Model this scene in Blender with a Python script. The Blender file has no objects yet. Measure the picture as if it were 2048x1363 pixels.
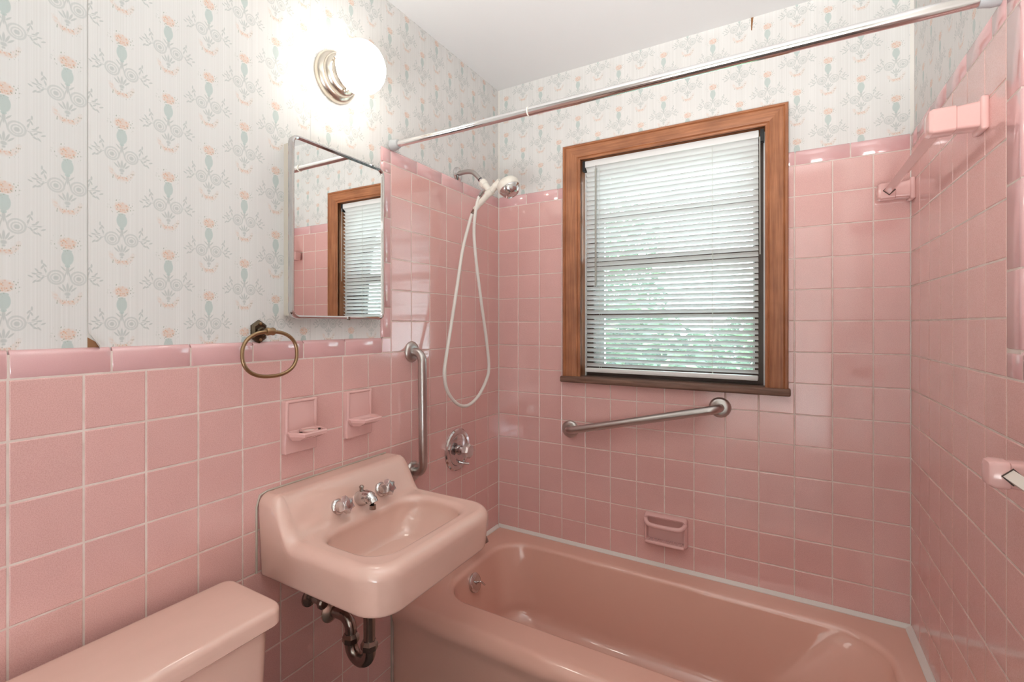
import bpy, bmesh, math, random
from mathutils import Vector, Matrix
random.seed(7)
S = bpy.context.scene
COL = S.collection

# ------------------------------------------------------------------ camera
T = 0.1095            # pitch of the wall tiles
W = 1.5142            # width of the room
Z0 = 1.873            # top of the tall tile field
CEIL = 2.443
YF = -2.46            # front wall (behind the camera)
cam = bpy.data.cameras.new('camera')
cam.sensor_width = 36.0
cam.lens = 972.5343 / 2048 * 36.0
cam.shift_x = 55.4141 / 2048
cam.shift_y = -33.0069 / 2048
cam.clip_start = 0.02
camo = bpy.data.objects.new('camera', cam)
COL.objects.link(camo)
camo.location = (1.16397, -2.0332, 1.31348)
camo.rotation_euler = (math.pi / 2, 0, 0.5496)
S.camera = camo

# ------------------------------------------------------------------ world, lights, exposure
wd = bpy.data.worlds.new('sky')
S.world = wd
wd.use_nodes = True
wd.node_tree.nodes['Background'].inputs[0].default_value = (0.80, 0.91, 1.0, 1)
wd.node_tree.nodes['Background'].inputs[1].default_value = 15.0
fill_area = bpy.data.lights.new('added_fill_light', 'AREA')  # added fill aimed at the ceiling for soft top light, not a real lamp
fill_area.shape = 'RECTANGLE'
fill_area.size, fill_area.size_y = 0.9, 0.9
fill_area.energy = 28
fill_area.spread = math.radians(75)
fill_area.color = (0.98, 0.97, 0.955)
ho = bpy.data.objects.new('added_fill_light', fill_area)
COL.objects.link(ho)
ho.location = (1.0, -3.2, 0.85)
ho.rotation_euler = (math.radians(90 + 46), 0, 0)
S.view_settings.view_transform = 'Standard'
S.view_settings.look = 'None'
S.view_settings.gamma = 1.0
S.view_settings.use_curve_mapping = False
S.view_settings.exposure = 0.06
S.cycles.use_denoising = True
S.cycles.max_bounces = 8
S.cycles.diffuse_bounces = 4
S.cycles.glossy_bounces = 4
S.cycles.use_adaptive_sampling = True
S.cycles.adaptive_threshold = 0.02
S.cycles.transparent_max_bounces = 10
S.cycles.sample_clamp_indirect = 6.0

LAMP_STRENGTH = 9.5

# ------------------------------------------------------------------ materials
MATS = {}
def newmat(name):
    m = bpy.data.materials.new(name)
    m.use_nodes = True
    MATS[name] = m
    return m, m.node_tree.nodes, m.node_tree.links, m.node_tree.nodes['Principled BSDF']
def simple(name, col, rough=0.5, metal=0.0, spec=0.5, coat=0.0, emit=None, estr=0.0):
    m, n, l, b = newmat(name)
    b.inputs['Base Color'].default_value = (*col, 1)
    b.inputs['Roughness'].default_value = rough
    b.inputs['Metallic'].default_value = metal
    b.inputs['Specular IOR Level'].default_value = spec
    b.inputs['Coat Weight'].default_value = coat
    if emit:
        b.inputs['Emission Color'].default_value = (*emit, 1)
        b.inputs['Emission Strength'].default_value = estr
    return m
def noise(n, l, scale, detail=3.0, rough=0.5, vec=None):
    t = n.new('ShaderNodeTexNoise')
    t.inputs['Scale'].default_value = scale
    t.inputs['Detail'].default_value = detail
    t.inputs['Roughness'].default_value = rough
    if vec is not None:
        l.new(vec, t.inputs['Vector'])
    return t
def ramp(n, l, fac, stops):
    r = n.new('ShaderNodeValToRGB')
    e = r.color_ramp.elements
    while len(e) < len(stops):
        e.new(0.5)
    for k, (p, c) in enumerate(stops):
        e[k].position = p
        e[k].color = (*c, 1) if len(c) == 3 else c
    l.new(fac, r.inputs[0])
    return r
def mixc(n, l, fac, a, b, mode='MIX'):
    m = n.new('ShaderNodeMix')
    m.data_type = 'RGBA'
    m.blend_type = mode
    for sock, v in ((m.inputs[0], fac), (m.inputs[6], a), (m.inputs[7], b)):
        if isinstance(v, (int, float)):
            sock.default_value = v
        elif isinstance(v, tuple):
            sock.default_value = (*v, 1)
        else:
            l.new(v, sock)
    return m.outputs[2]
def bump(n, l, b, h, strength=0.1, dist=0.001):
    bp = n.new('ShaderNodeBump')
    bp.inputs['Strength'].default_value = strength
    bp.inputs['Distance'].default_value = dist
    l.new(h, bp.inputs['Height'])
    l.new(bp.outputs[0], b.inputs['Normal'])

def tile_material(name, base, dark, rough, speck=0.55):
    m, n, l, b = newmat(name)
    tc = n.new('ShaderNodeTexCoord')
    geo = n.new('ShaderNodeNewGeometry')
    oi = n.new('ShaderNodeObjectInfo')
    sp = noise(n, l, 520, 2, 0.7, geo.outputs['Position'])
    r1 = ramp(n, l, sp.outputs['Fac'], [(0.42, (1, 1, 1)), (0.62, (0, 0, 0))])
    cl = noise(n, l, 14, 3, 0.5, geo.outputs['Position'])
    c = mixc(n, l, 0.0, dark, base)
    mx = c.node
    mf = n.new('ShaderNodeMath'); mf.operation = 'MULTIPLY_ADD'
    l.new(r1.outputs[0], mf.inputs[0]); mf.inputs[1].default_value = speck; mf.inputs[2].default_value = 1 - speck
    l.new(mf.outputs[0], mx.inputs[0])
    hsv = n.new('ShaderNodeHueSaturation')
    l.new(c, hsv.inputs['Color'])
    vv = n.new('ShaderNodeMath'); vv.operation = 'MULTIPLY_ADD'
    l.new(oi.outputs['Random'], vv.inputs[0]); vv.inputs[1].default_value = 0.05; vv.inputs[2].default_value = 0.965
    v2 = n.new('ShaderNodeMath'); v2.operation = 'MULTIPLY_ADD'
    l.new(cl.outputs['Fac'], v2.inputs[0]); v2.inputs[1].default_value = 0.08; l.new(vv.outputs[0], v2.inputs[2])
    l.new(v2.outputs[0], hsv.inputs['Value'])
    l.new(hsv.outputs[0], b.inputs['Base Color'])
    b.inputs['Roughness'].default_value = rough
    b.inputs['IOR'].default_value = 1.9
    bump(n, l, b, cl.outputs['Fac'], 0.25, 0.0006)
    return m
tile_material('tile', (0.76, 0.455, 0.425), (0.61, 0.325, 0.29), 0.10)
tile_material('cap', (0.74, 0.44, 0.44), (0.68, 0.39, 0.39), 0.09, 0.3)
simple('ceramic', (0.76, 0.46, 0.43), 0.10)
m, n, l, b = newmat('grout')
g = noise(n, l, 60, 4)
l.new(ramp(n, l, g.outputs['Fac'], [(0.3, (0.68, 0.54, 0.48)), (0.7, (0.82, 0.70, 0.64))]).outputs[0], b.inputs['Base Color'])
b.inputs['Roughness'].default_value = 0.85
m, n, l, b = newmat('porcelain')
g = noise(n, l, 5, 2)
l.new(ramp(n, l, g.outputs['Fac'], [(0.3, (0.80, 0.54, 0.455)), (0.7, (0.82, 0.555, 0.47))]).outputs[0], b.inputs['Base Color'])
b.inputs['Roughness'].default_value = 0.05
b.inputs['IOR'].default_value = 1.75
simple('tub_enamel', (0.78, 0.455, 0.365), 0.06)
MATS['tub_enamel'].node_tree.nodes['Principled BSDF'].inputs['IOR'].default_value = 1.75
simple('chrome', (0.62, 0.60, 0.60), 0.08, 1.0)
simple('steel', (0.50, 0.47, 0.45), 0.30, 1.0)
simple('old_chrome', (0.33, 0.29, 0.26), 0.22, 1.0)
simple('nickel', (0.66, 0.60, 0.52), 0.26, 1.0)
simple('brass', (0.34, 0.23, 0.13), 0.32, 1.0)
simple('dark_brass', (0.10, 0.075, 0.05), 0.38, 1.0)
simple('rod_chrome', (0.78, 0.77, 0.77), 0.12, 1.0)
simple('mirror', (0.90, 0.91, 0.90), 0.0, 1.0)
simple('white_plastic', (0.80, 0.76, 0.68), 0.28)
simple('grey_plastic', (0.44, 0.45, 0.46), 0.35)
simple('hose', (0.80, 0.77, 0.72), 0.3)
simple('enamel_cream', (0.66, 0.60, 0.51), 0.4)
simple('caulk', (0.80, 0.75, 0.70), 0.5)
simple('old_caulk', (0.55, 0.48, 0.41), 0.8)
simple('ceiling_paint', (0.82, 0.83, 0.83), 0.7)
simple('hall_paint', (0.82, 0.79, 0.74), 0.8)
simple('brown_paper', (0.30, 0.15, 0.07), 0.9)
simple('blind_white', (0.86, 0.87, 0.86), 0.4)
simple('wand', (0.42, 0.42, 0.38), 0.25)
simple('cord', (0.75, 0.75, 0.70), 0.8)
simple('storm_white', (0.75, 0.77, 0.78), 0.4)
simple('dark_sash', (0.060, 0.035, 0.025), 0.5)
simple('black', (0.02, 0.02, 0.02), 0.5)
simple('acrylic', (0.70, 0.64, 0.63), 0.12, 0.7)
simple('concrete', (0.75, 0.74, 0.71), 0.9)
simple('bark', (0.12, 0.08, 0.05), 0.9)
# floor: small tiles darkened to cut bounce light onto the tub, only seen in reflections
m, n, l, b = newmat('floor_tile')
br = n.new('ShaderNodeTexBrick')
br.offset = 0.0
br.inputs['Scale'].default_value = 20
br.inputs['Color1'].default_value = (0.10, 0.06, 0.05, 1); br.inputs['Color2'].default_value = (0.08, 0.05, 0.045, 1)
br.inputs['Mortar'].default_value = (0.16, 0.13, 0.11, 1); br.inputs['Mortar Size'].default_value = 0.02
l.new(br.outputs[0], b.inputs['Base Color']); b.inputs['Roughness'].default_value = 0.35
# lamp glass
simple('lamp_glass', (0.9, 0.88, 0.84), 0.15, emit=(1.0, 0.94, 0.85), estr=LAMP_STRENGTH)
# window glass
m, n, l, b = newmat('glass')
n.remove(b)
tr = n.new('ShaderNodeBsdfTransparent'); tr.inputs[0].default_value = (0.93, 0.96, 0.95, 1)
gl = n.new('ShaderNodeBsdfGlossy'); gl.inputs['Roughness'].default_value = 0.02
fr = n.new('ShaderNodeFresnel'); fr.inputs[0].default_value = 1.45
mx = n.new('ShaderNodeMixShader')
l.new(fr.outputs[0], mx.inputs[0]); l.new(tr.outputs[0], mx.inputs[1]); l.new(gl.outputs[0], mx.inputs[2])
l.new(mx.outputs[0], n['Material Output'].inputs[0])
# outer glass with a pale haze mixed in to wash out the view
m, n, l, b = newmat('hazed_glass')
n.remove(b)
tr = n.new('ShaderNodeBsdfTransparent'); tr.inputs[0].default_value = (0.9, 0.92, 0.91, 1)
df = n.new('ShaderNodeBsdfTranslucent'); df.inputs[0].default_value = (0.62, 0.66, 0.64, 1)
mx = n.new('ShaderNodeMixShader'); mx.inputs[0].default_value = 0.05
l.new(tr.outputs[0], mx.inputs[1]); l.new(df.outputs[0], mx.inputs[2])
l.new(mx.outputs[0], n['Material Output'].inputs[0])
# wood (grain runs along the object's own UV u axis)
m, n, l, b = newmat('wood')
uv = n.new('ShaderNodeUVMap')
mp = n.new('ShaderNodeMapping'); mp.inputs['Scale'].default_value = (5, 120, 1)
l.new(uv.outputs[0], mp.inputs[0])
g1 = noise(n, l, 1.0, 5, 0.6, mp.outputs[0])
g2 = noise(n, l, 9.0, 3, 0.5, uv.outputs[0])
c1 = ramp(n, l, g1.outputs['Fac'], [(0.3, (0.26, 0.090, 0.036)), (0.55, (0.42, 0.165, 0.070)), (0.75, (0.52, 0.225, 0.105))])
c2 = ramp(n, l, g2.outputs['Fac'], [(0.3, (0.75, 0.72, 0.7)), (0.7, (1.1, 1.1, 1.1))])
l.new(mixc(n, l, 1.0, c1.outputs[0], c2.outputs[0], 'MULTIPLY'), b.inputs['Base Color'])
b.inputs['Roughness'].default_value = 0.42
bump(n, l, b, g1.outputs['Fac'], 0.15, 0.0008)
m, n, l, b = newmat('weathered_wood')
uv = n.new('ShaderNodeUVMap')
mp = n.new('ShaderNodeMapping'); mp.inputs['Scale'].default_value = (6, 90, 1)
l.new(uv.outputs[0], mp.inputs[0])
g1 = noise(n, l, 1.0, 5, 0.6, mp.outputs[0])
l.new(ramp(n, l, g1.outputs['Fac'], [(0.3, (0.10, 0.045, 0.03)), (0.7, (0.26, 0.15, 0.105))]).outputs[0], b.inputs['Base Color'])
b.inputs['Roughness'].default_value = 0.55
# foliage, lawn
m, n, l, b = newmat('leaf')
oi = n.new('ShaderNodeNewGeometry')
l.new(ramp(n, l, oi.outputs['Random Per Island'], [(0.0, (0.018, 0.055, 0.02)), (0.6, (0.055, 0.12, 0.045)), (1.0, (0.17, 0.26, 0.10))]).outputs[0], b.inputs['Base Color'])
b.inputs['Roughness'].default_value = 0.5
m, n, l, b = newmat('lawn')
g = noise(n, l, 30, 5)
l.new(ramp(n, l, g.outputs['Fac'], [(0.3, (0.05, 0.13, 0.03)), (0.7, (0.15, 0.28, 0.07))]).outputs[0], b.inputs['Base Color'])
b.inputs['Roughness'].default_value = 0.9

# ---- wallpaper: urn-and-garland print in a half-drop repeat (UV in metres)
def motif_group():
    g = bpy.data.node_groups.new('motif', 'ShaderNodeTree')
    g.interface.new_socket('P', in_out='INPUT', socket_type='NodeSocketVector')
    for o in ('Teal', 'Grey', 'Orange', 'Green'):
        g.interface.new_socket(o, in_out='OUTPUT', socket_type='NodeSocketFloat')
    n, l = g.nodes, g.links
    gi, go = n.new('NodeGroupInput'), n.new('NodeGroupOutput')
    ab = n.new('ShaderNodeVectorMath'); ab.operation = 'ABSOLUTE'
    l.new(gi.outputs[0], ab.inputs[0])
    sx = n.new('ShaderNodeSeparateXYZ'); l.new(ab.outputs[0], sx.inputs[0])
    s0 = n.new('ShaderNodeSeparateXYZ'); l.new(gi.outputs[0], s0.inputs[0])
    cb = n.new('ShaderNodeCombineXYZ'); l.new(sx.outputs[0], cb.inputs[0]); l.new(s0.outputs[1], cb.inputs[1])
    state = {'P': cb.outputs[0]}
    def after(x):
        # tie later shapes to an earlier result so they are evaluated one after another (keeps the shader's stack small)
        q = n.new('ShaderNodeVectorMath'); q.operation = 'MULTIPLY_ADD'
        l.new(x, q.inputs[0]); q.inputs[1].default_value = (1e-9, 1e-9, 0); l.new(cb.outputs[0], q.inputs[2])
        state['P'] = q.outputs[0]
    def math_(op, a, b_=None, clamp=False):
        m_ = n.new('ShaderNodeMath'); m_.operation = op; m_.use_clamp = clamp
        for k, v in enumerate((a, b_)):
            if v is None: continue
            if isinstance(v, (int, float)): m_.inputs[k].default_value = v
            else: l.new(v, m_.inputs[k])
        return m_.outputs[0]
    def ell(cu, cv, a, b_, ang=0):
        mp_ = n.new('ShaderNodeMapping'); mp_.vector_type = 'TEXTURE'
        mp_.inputs['Location'].default_value = (cu, cv, 0)
        mp_.inputs['Rotation'].default_value = (0, 0, math.radians(ang))
        mp_.inputs['Scale'].default_value = (a, b_, 1)
        l.new(state['P'], mp_.inputs[0])
        ln = n.new('ShaderNodeVectorMath'); ln.operation = 'LENGTH'
        l.new(mp_.outputs[0], ln.inputs[0])
        return ln.outputs['Value']
    def mins(lst):
        r = None
        for k, a in enumerate(lst):
            d = ell(*a)
            r = d if r is None else math_('MINIMUM', r, d)
            if k % 2: after(r)
        after(r)
        return r
    def soft(d, w=0.25):           # 1 inside, 0 outside
        mr = n.new('ShaderNodeMapRange'); mr.interpolation_type = 'SMOOTHSTEP'
        mr.inputs['From Min'].default_value = 1 + w; mr.inputs['From Max'].default_value = 1 - w
        l.new(d, mr.inputs['Value'])
        return mr.outputs[0]
    teal = soft(mins([(0, -2.75, 0.95, 1.5), (0, -4.35, 0.42, 0.32), (0, -1.5, 0.72, 0.25)]), 0.1)
    leaves = [(3.3, -5.5, -20), (3.75, -4.9, 25), (3.35, -4.55, -35), (3.8, -3.95, 0), (4.15, -6.0, -75), (4.3, -6.75, -50),
              (4.85, -6.25, -85), (5.45, -6.75, -65), (4.55, -5.55, -40), (3.75, -6.95, -150), (4.3, -7.55, -110), (4.85, -7.65, -140),
              ]
    gl_ = [(u, v, 0.15, 0.40, a) for u, v, a in leaves]
    gl_ += [(3.45, -5.1, 0.05, 1.2, -12), (4.1, -6.35, 0.05, 1.4, -76), (3.9, -7.1, 0.05, 1.2, -128)]
    gl_ += [(0, -5.2, 0.26, 0.9), (0.62, -4.95, 0.14, 0.6, -42), (0.35, -6.2, 0.08, 0.8, 10)]
    gl_ += [(0, -8.5, 0.2, 0.85), (0.5, -8.6, 0.18, 0.75, -22), (0.95, -8.85, 0.16, 0.62, -45), (0, -9.75, 0.45, 0.36), (0, -10.35, 0.26, 0.2)]
    gl_ += [(1.75, -6.75, 0.42, 0.42)]
    grey = soft(mins(gl_), 0.35)
    after(grey)
    d1 = ell(1.72, -6.65, 1.2, 1.25)
    ring = soft(math_('MULTIPLY', math_('ABSOLUTE', math_('SUBTRACT', d1, 1.0)), 7.5), 0.5)
    d2 = ell(1.75, -6.75, 0.75, 0.78)
    ring2 = math_('MULTIPLY', soft(math_('MULTIPLY', math_('ABSOLUTE', math_('SUBTRACT', d2, 1.0)), 6.0), 0.5), 0.6)
    grey = math_('MAXIMUM', math_('MULTIPLY', grey, 0.85), math_('MAXIMUM', math_('MULTIPLY', ring, 0.62), ring2))
    vo = n.new('ShaderNodeTexVoronoi'); vo.inputs['Scale'].default_value = 2.3
    l.new(gi.outputs[0], vo.inputs['Vector'])
    petal = soft(math_('MULTIPLY', vo.outputs['Distance'], 2.4), 0.3)
    cs = n.new('ShaderNodeSeparateColor'); l.new(vo.outputs['Color'], cs.inputs[0])
    core = soft(ell(0, 0, 1.25, 1.0), 0.35)
    g0 = ell(0, -8.7, 2.15, 2.85)
    arc = soft(math_('MULTIPLY', math_('ABSOLUTE', math_('SUBTRACT', g0, 1.0)), 6.0), 0.5)
    low = n.new('ShaderNodeMapRange'); low.inputs['From Min'].default_value = -9.2; low.inputs['From Max'].default_value = -9.8
    l.new(s0.outputs[1], low.inputs['Value'])
    arc = math_('MULTIPLY', arc, low.outputs[0])
    bloom = math_('MULTIPLY', soft(ell(0.55, -11.35, 0.7, 0.42), 0.4), 0.8)
    reg = math_('MAXIMUM', core, math_('MAXIMUM', bloom, math_('MULTIPLY', arc, 0.32)))
    lit = math_('MULTIPLY', petal, math_('GREATER_THAN', cs.outputs[0], 0.22))
    orange = math_('MULTIPLY', reg, math_('MULTIPLY_ADD', lit, 0.7))
    orange.node.inputs[2].default_value = 0.04
    vo2 = n.new('ShaderNodeTexVoronoi'); vo2.inputs['Scale'].default_value = 3.2
    mp2 = n.new('ShaderNodeMapping'); mp2.inputs['Scale'].default_value = (1.0, 0.55, 1); mp2.inputs['Rotation'].default_value = (0, 0, 0.5)
    l.new(gi.outputs[0], mp2.inputs[0]); l.new(mp2.outputs[0], vo2.inputs['Vector'])
    c2_ = n.new('ShaderNodeSeparateColor'); l.new(vo2.outputs['Color'], c2_.inputs[0])
    fleck = math_('MULTIPLY', soft(math_('MULTIPLY', vo2.outputs['Distance'], 3.6), 0.3), math_('GREATER_THAN', c2_.outputs[1], 0.30))
    halo = math_('MAXIMUM', soft(ell(0, 0.1, 2.3, 1.8), 0.3), math_('MAXIMUM', math_('MULTIPLY', arc, 0.9), soft(ell(0.6, -11.4, 1.3, 0.75), 0.4)))
    green = math_('MULTIPLY', fleck, halo)
    for k, v in enumerate((teal, grey, orange, green)):
        l.new(v, go.inputs[k])
    return g
MOTIF = motif_group()
def paper_material(name, u0, v0):
    m, n, l, b = newmat(name)
    uv = n.new('ShaderNodeUVMap')
    PX, PY = 0.0902 * 2, 0.1747
    def V(op, a, bvec=None, sc=None):
        q = n.new('ShaderNodeVectorMath'); q.operation = op
        l.new(a, q.inputs[0])
        if bvec is not None: q.inputs[1].default_value = bvec
        if sc is not None: q.inputs['Scale'].default_value = sc
        return q.outputs[0]
    cells = []
    for du, dv in ((0, 0), (PX / 2, PY / 2)):
        # cell is centred 5.5 cm below the flower so the whole urn and garland fit in it
        q = V('SUBTRACT', uv.outputs[0], (u0 + du, v0 + dv - 0.055, 0))
        q = V('DIVIDE', q, (PX, PY, 1))
        q = V('ADD', q, (0.5, 0.5, 0))
        q = V('FRACTION', q)
        q = V('SUBTRACT', q, (0.5, 0.5, 0))
        q = V('MULTIPLY', q, (PX * 100, PY * 100, 1))
        cells.append(V('ADD', q, (0, -5.5, 0)))
    # the border between neighbouring motifs zigzags so that the side sprigs fit between the urns
    def K(op, a, b_=None):
        q = n.new('ShaderNodeMath'); q.operation = op
        for k, v in enumerate((a, b_)):
            if v is None: continue
            if isinstance(v, (int, float)): q.inputs[k].default_value = v
            else: l.new(v, q.inputs[k])
        return q.outputs[0]
    sep = n.new('ShaderNodeSeparateXYZ'); l.new(cells[0], sep.inputs[0])
    wave = K('MULTIPLY', K('COSINE', K('MULTIPLY', K('ADD', sep.outputs[1], 6.2), 2 * math.pi / (PY * 100))), 5.0)
    wave = K('MINIMUM', K('MAXIMUM', K('MULTIPLY', wave, 1.3), -1.3), 1.3)
    pick = K('LESS_THAN', K('SUBTRACT', K('ABSOLUTE', sep.outputs[0]), wave), PX * 25)
    mixv = n.new('ShaderNodeMix'); mixv.data_type = 'VECTOR'
    l.new(pick, mixv.inputs[0]); l.new(cells[1], mixv.inputs[4]); l.new(cells[0], mixv.inputs[5])
    gnode = n.new('ShaderNodeGroup'); gnode.node_tree = MOTIF
    l.new(mixv.outputs[1], gnode.inputs[0])
    def mx_(k): return gnode.outputs[k]
    def scale(x, s):
        q = n.new('ShaderNodeMath'); q.operation = 'MULTIPLY'; l.new(x, q.inputs[0]); q.inputs[1].default_value = s
        return q.outputs[0]
    # satin vertical stripes
    mp = n.new('ShaderNodeMapping'); mp.inputs['Scale'].default_value = (430, 0.6, 1); l.new(uv.outputs[0], mp.inputs[0])
    st = noise(n, l, 1.0, 1, 0.5, mp.outputs[0])
    mp2 = n.new('ShaderNodeMapping'); mp2.inputs['Scale'].default_value = (38, 0.2, 1); l.new(uv.outputs[0], mp2.inputs[0])
    st2 = noise(n, l, 1.0, 2, 0.5, mp2.outputs[0])
    base = ramp(n, l, st.outputs['Fac'], [(0.3, (0.735, 0.725, 0.70)), (0.7, (0.80, 0.79, 0.77))]).outputs[0]
    b2 = ramp(n, l, st2.outputs['Fac'], [(0.35, (0.965, 0.965, 0.965)), (0.65, (1.0, 1.0, 1.0))]).outputs[0]
    c = mixc(n, l, 1.0, base, b2, 'MULTIPLY')
    c = mixc(n, l, scale(mx_(1), 0.68), c, (0.42, 0.46, 0.44))
    c = mixc(n, l, scale(mx_(0), 0.70), c, (0.43, 0.53, 0.50))
    c = mixc(n, l, scale(mx_(3), 0.85), c, (0.34, 0.38, 0.31))
    c = mixc(n, l, scale(mx_(2), 0.75), c, (0.70, 0.40, 0.26))
    l.new(c, b.inputs['Base Color'])
    rr = ramp(n, l, st2.outputs['Fac'], [(0.35, (0.36, 0.36, 0.36)), (0.65, (0.6, 0.6, 0.6))])
    l.new(rr.outputs[0], b.inputs['Roughness'])
    b.inputs['Specular IOR Level'].default_value = 0.4
    bump(n, l, b, st2.outputs['Fac'], 0.10, 0.002)
    return m
paper_material('paper_left', -1.654, 1.8188)
paper_material('paper_back', 1.2985, 2.2206)
paper_material('paper_right', 0.2, 2.17)

# ------------------------------------------------------------------ mesh helpers
class MB:
    def __init__(s):
        s.v, s.f, s.uv = [], [], {}
    def add(s, verts, faces, M=None):
        o = len(s.v)
        for p in verts:
            p = Vector(p)
            s.v.append(tuple(M @ p if M is not None else p))
        s.f += [tuple(o + i for i in f) for f in faces]
        return s
    def box(s, a, b, M=None):
        (x0, y0, z0), (x1, y1, z1) = a, b
        x0, x1 = min(x0, x1), max(x0, x1); y0, y1 = min(y0, y1), max(y0, y1); z0, z1 = min(z0, z1), max(z0, z1)
        return s.add([(x0, y0, z0), (x1, y0, z0), (x1, y1, z0), (x0, y1, z0), (x0, y0, z1), (x1, y0, z1), (x1, y1, z1), (x0, y1, z1)],
                     [(0, 3, 2, 1), (4, 5, 6, 7), (0, 1, 5, 4), (1, 2, 6, 5), (2, 3, 7, 6), (3, 0, 4, 7)], M)
    def rbox(s, a, b, r, seg=3, M=None):
        (x0, y0, z0), (x1, y1, z1) = a, b
        bm = bmesh.new()
        bmesh.ops.create_cube(bm, size=1)
        for v in bm.verts:
            v.co = Vector(((x0 + x1) / 2 + v.co.x * abs(x1 - x0), (y0 + y1) / 2 + v.co.y * abs(y1 - y0), (z0 + z1) / 2 + v.co.z * abs(z1 - z0)))
        bmesh.ops.bevel(bm, geom=bm.edges[:], offset=r, segments=seg, profile=0.5, affect='EDGES')
        s.add([v.co.copy() for v in bm.verts], [tuple(v.index for v in f.verts) for f in bm.faces], M)
        bm.free()
        return s
    def lathe(s, prof, M=None, n=32, cap0=True, cap1=True):
        # profile = list of (h, r) along local +Z
        vs, fs = [], []
        for h, r in prof:
            for k in range(n):
                a = 2 * math.pi * k / n
                vs.append((r * math.cos(a), r * math.sin(a), h))
        for i in range(len(prof) - 1):
            for k in range(n):
                k2 = (k + 1) % n
                fs.append((i * n + k, i * n + k2, (i + 1) * n + k2, (i + 1) * n + k))
        if cap0: fs.append(tuple(reversed(range(n))))
        if cap1: fs.append(tuple(range((len(prof) - 1) * n, len(prof) * n)))
        return s.add(vs, fs, M)
    def tube(s, pts, r, n=12, caps=True, smooth=0, close=False):
        P = [Vector(p) for p in pts]
        if smooth:
            P = catmull(P, smooth, close)
        R = r if isinstance(r, (list, tuple)) else None
        m = len(P)
        vs, fs = [], []
        t0 = (P[1] - P[0]).normalized()
        up = Vector((0, 0, 1)) if abs(t0.z) < 0.9 else Vector((1, 0, 0))
        nrm = (up - t0 * up.dot(t0)).normalized()
        for i in range(m):
            if close:
                t = (P[(i + 1) % m] - P[i - 1]).normalized()
            else:
                t = (P[min(i + 1, m - 1)] - P[max(i - 1, 0)]).normalized()
            nrm = (nrm - t * nrm.dot(t)).normalized()
            bn = t.cross(nrm)
            rr = R[min(i * len(R) // m, len(R) - 1)] if R else r
            for k in range(n):
                a = 2 * math.pi * k / n
                vs.append(P[i] + (nrm * math.cos(a) + bn * math.sin(a)) * rr)
        rng = m if close else m - 1
        for i in range(rng):
            j = (i + 1) % m
            for k in range(n):
                k2 = (k + 1) % n
                fs.append((i * n + k, i * n + k2, j * n + k2, j * n + k))
        if caps and not close:
            fs.append(tuple(reversed(range(n)))); fs.append(tuple(range((m - 1) * n, m * n)))
        return s.add(vs, fs)
    def loft(s, rings, cap0=False, cap1=False):
        n = len(rings[0]); vs = [p for r in rings for p in r]; fs = []
        for i in range(len(rings) - 1):
            for k in range(n):
                k2 = (k + 1) % n
                fs.append((i * n + k, i * n + k2, (i + 1) * n + k2, (i + 1) * n + k))
        if cap0: fs.append(tuple(reversed(range(n))))
        if cap1: fs.append(tuple(range((len(rings) - 1) * n, len(rings) * n)))
        return s.add(vs, fs)
    def prism(s, poly, M, h0, h1, inset=0.0, drop=0.0):
        # polygon (CCW, local xy) extruded from h0 to h1 along local z; optional chamfer at the top
        k = len(poly)
        vs = [(x, y, h0) for x, y in poly] + [(x, y, h1 - drop) for x, y in poly]
        fs = [tuple(reversed(range(k)))] + [(i, (i + 1) % k, k + (i + 1) % k, k + i) for i in range(k)]
        if inset:
            ins = offset_poly(poly, inset)
            vs += [(x, y, h1) for x, y in ins]
            fs += [(k + i, k + (i + 1) % k, 2 * k + (i + 1) % k, 2 * k + i) for i in range(k)]
            fs.append(tuple(range(2 * k, 3 * k)))
        else:
            fs.append(tuple(range(k, 2 * k)))
        return s.add(vs, fs, M)
    def mesh(s, name, mat, smooth=35, uvf=None):
        me = bpy.data.meshes.new(name)
        me.from_pydata(s.v, [], s.f)
        bm = bmesh.new(); bm.from_mesh(me)
        bmesh.ops.recalc_face_normals(bm, faces=bm.faces[:])
        bm.to_mesh(me); bm.free()
        if smooth:
            for p in me.polygons: p.use_smooth = True
            me.set_sharp_from_angle(angle=math.radians(smooth))
        if uvf:
            lay = me.uv_layers.new(name='UVMap')
            for lp in me.loops:
                lay.data[lp.index].uv = uvf(me.vertices[lp.vertex_index].co)
        me.materials.append(MATS[mat])
        return me
    def build(s, name, mat, parent=None, smooth=35, uvf=None, **props):
        return link(name, s.mesh(name, mat, smooth, uvf), parent, **props)
def offset_poly(poly, d):
    out = []
    k = len(poly)
    for i in range(k):
        p0, p, p1 = Vector(poly[i - 1]), Vector(poly[i]), Vector(poly[(i + 1) % k])
        e0 = (p - p0).normalized(); e1 = (p1 - p).normalized()
        n0 = Vector((-e0.y, e0.x)); n1 = Vector((-e1.y, e1.x))
        bis = n0 + n1
        out.append(tuple(p + bis * (d / max(0.3, 1 + n0.dot(n1)))))
    return out
def catmull(P, k, close=False):
    out = []
    m = len(P)
    for i in range(m if close else m - 1):
        if close:
            a, b_, c, d = P[i - 1], P[i], P[(i + 1) % m], P[(i + 2) % m]
        else:
            a, b_, c, d = P[max(i - 1, 0)], P[i], P[i + 1], P[min(i + 2, m - 1)]
        for j in range(k):
            t = j / k
            out.append(0.5 * ((2 * b_) + (c - a) * t + (2 * a - 5 * b_ + 4 * c - d) * t * t + (3 * b_ - a - 3 * c + d) * t ** 3))
    if not close: out.append(P[-1])
    return out
def link(name, me, parent=None, **props):
    o = bpy.data.objects.new(name, me)
    COL.objects.link(o)
    if parent is not None:
        o.parent = parent
        o.matrix_parent_inverse = Matrix.Translation(-parent.location) if parent.parent is None else Matrix.Identity(4)
    for k, v in props.items(): o[k] = v
    return o
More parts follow.
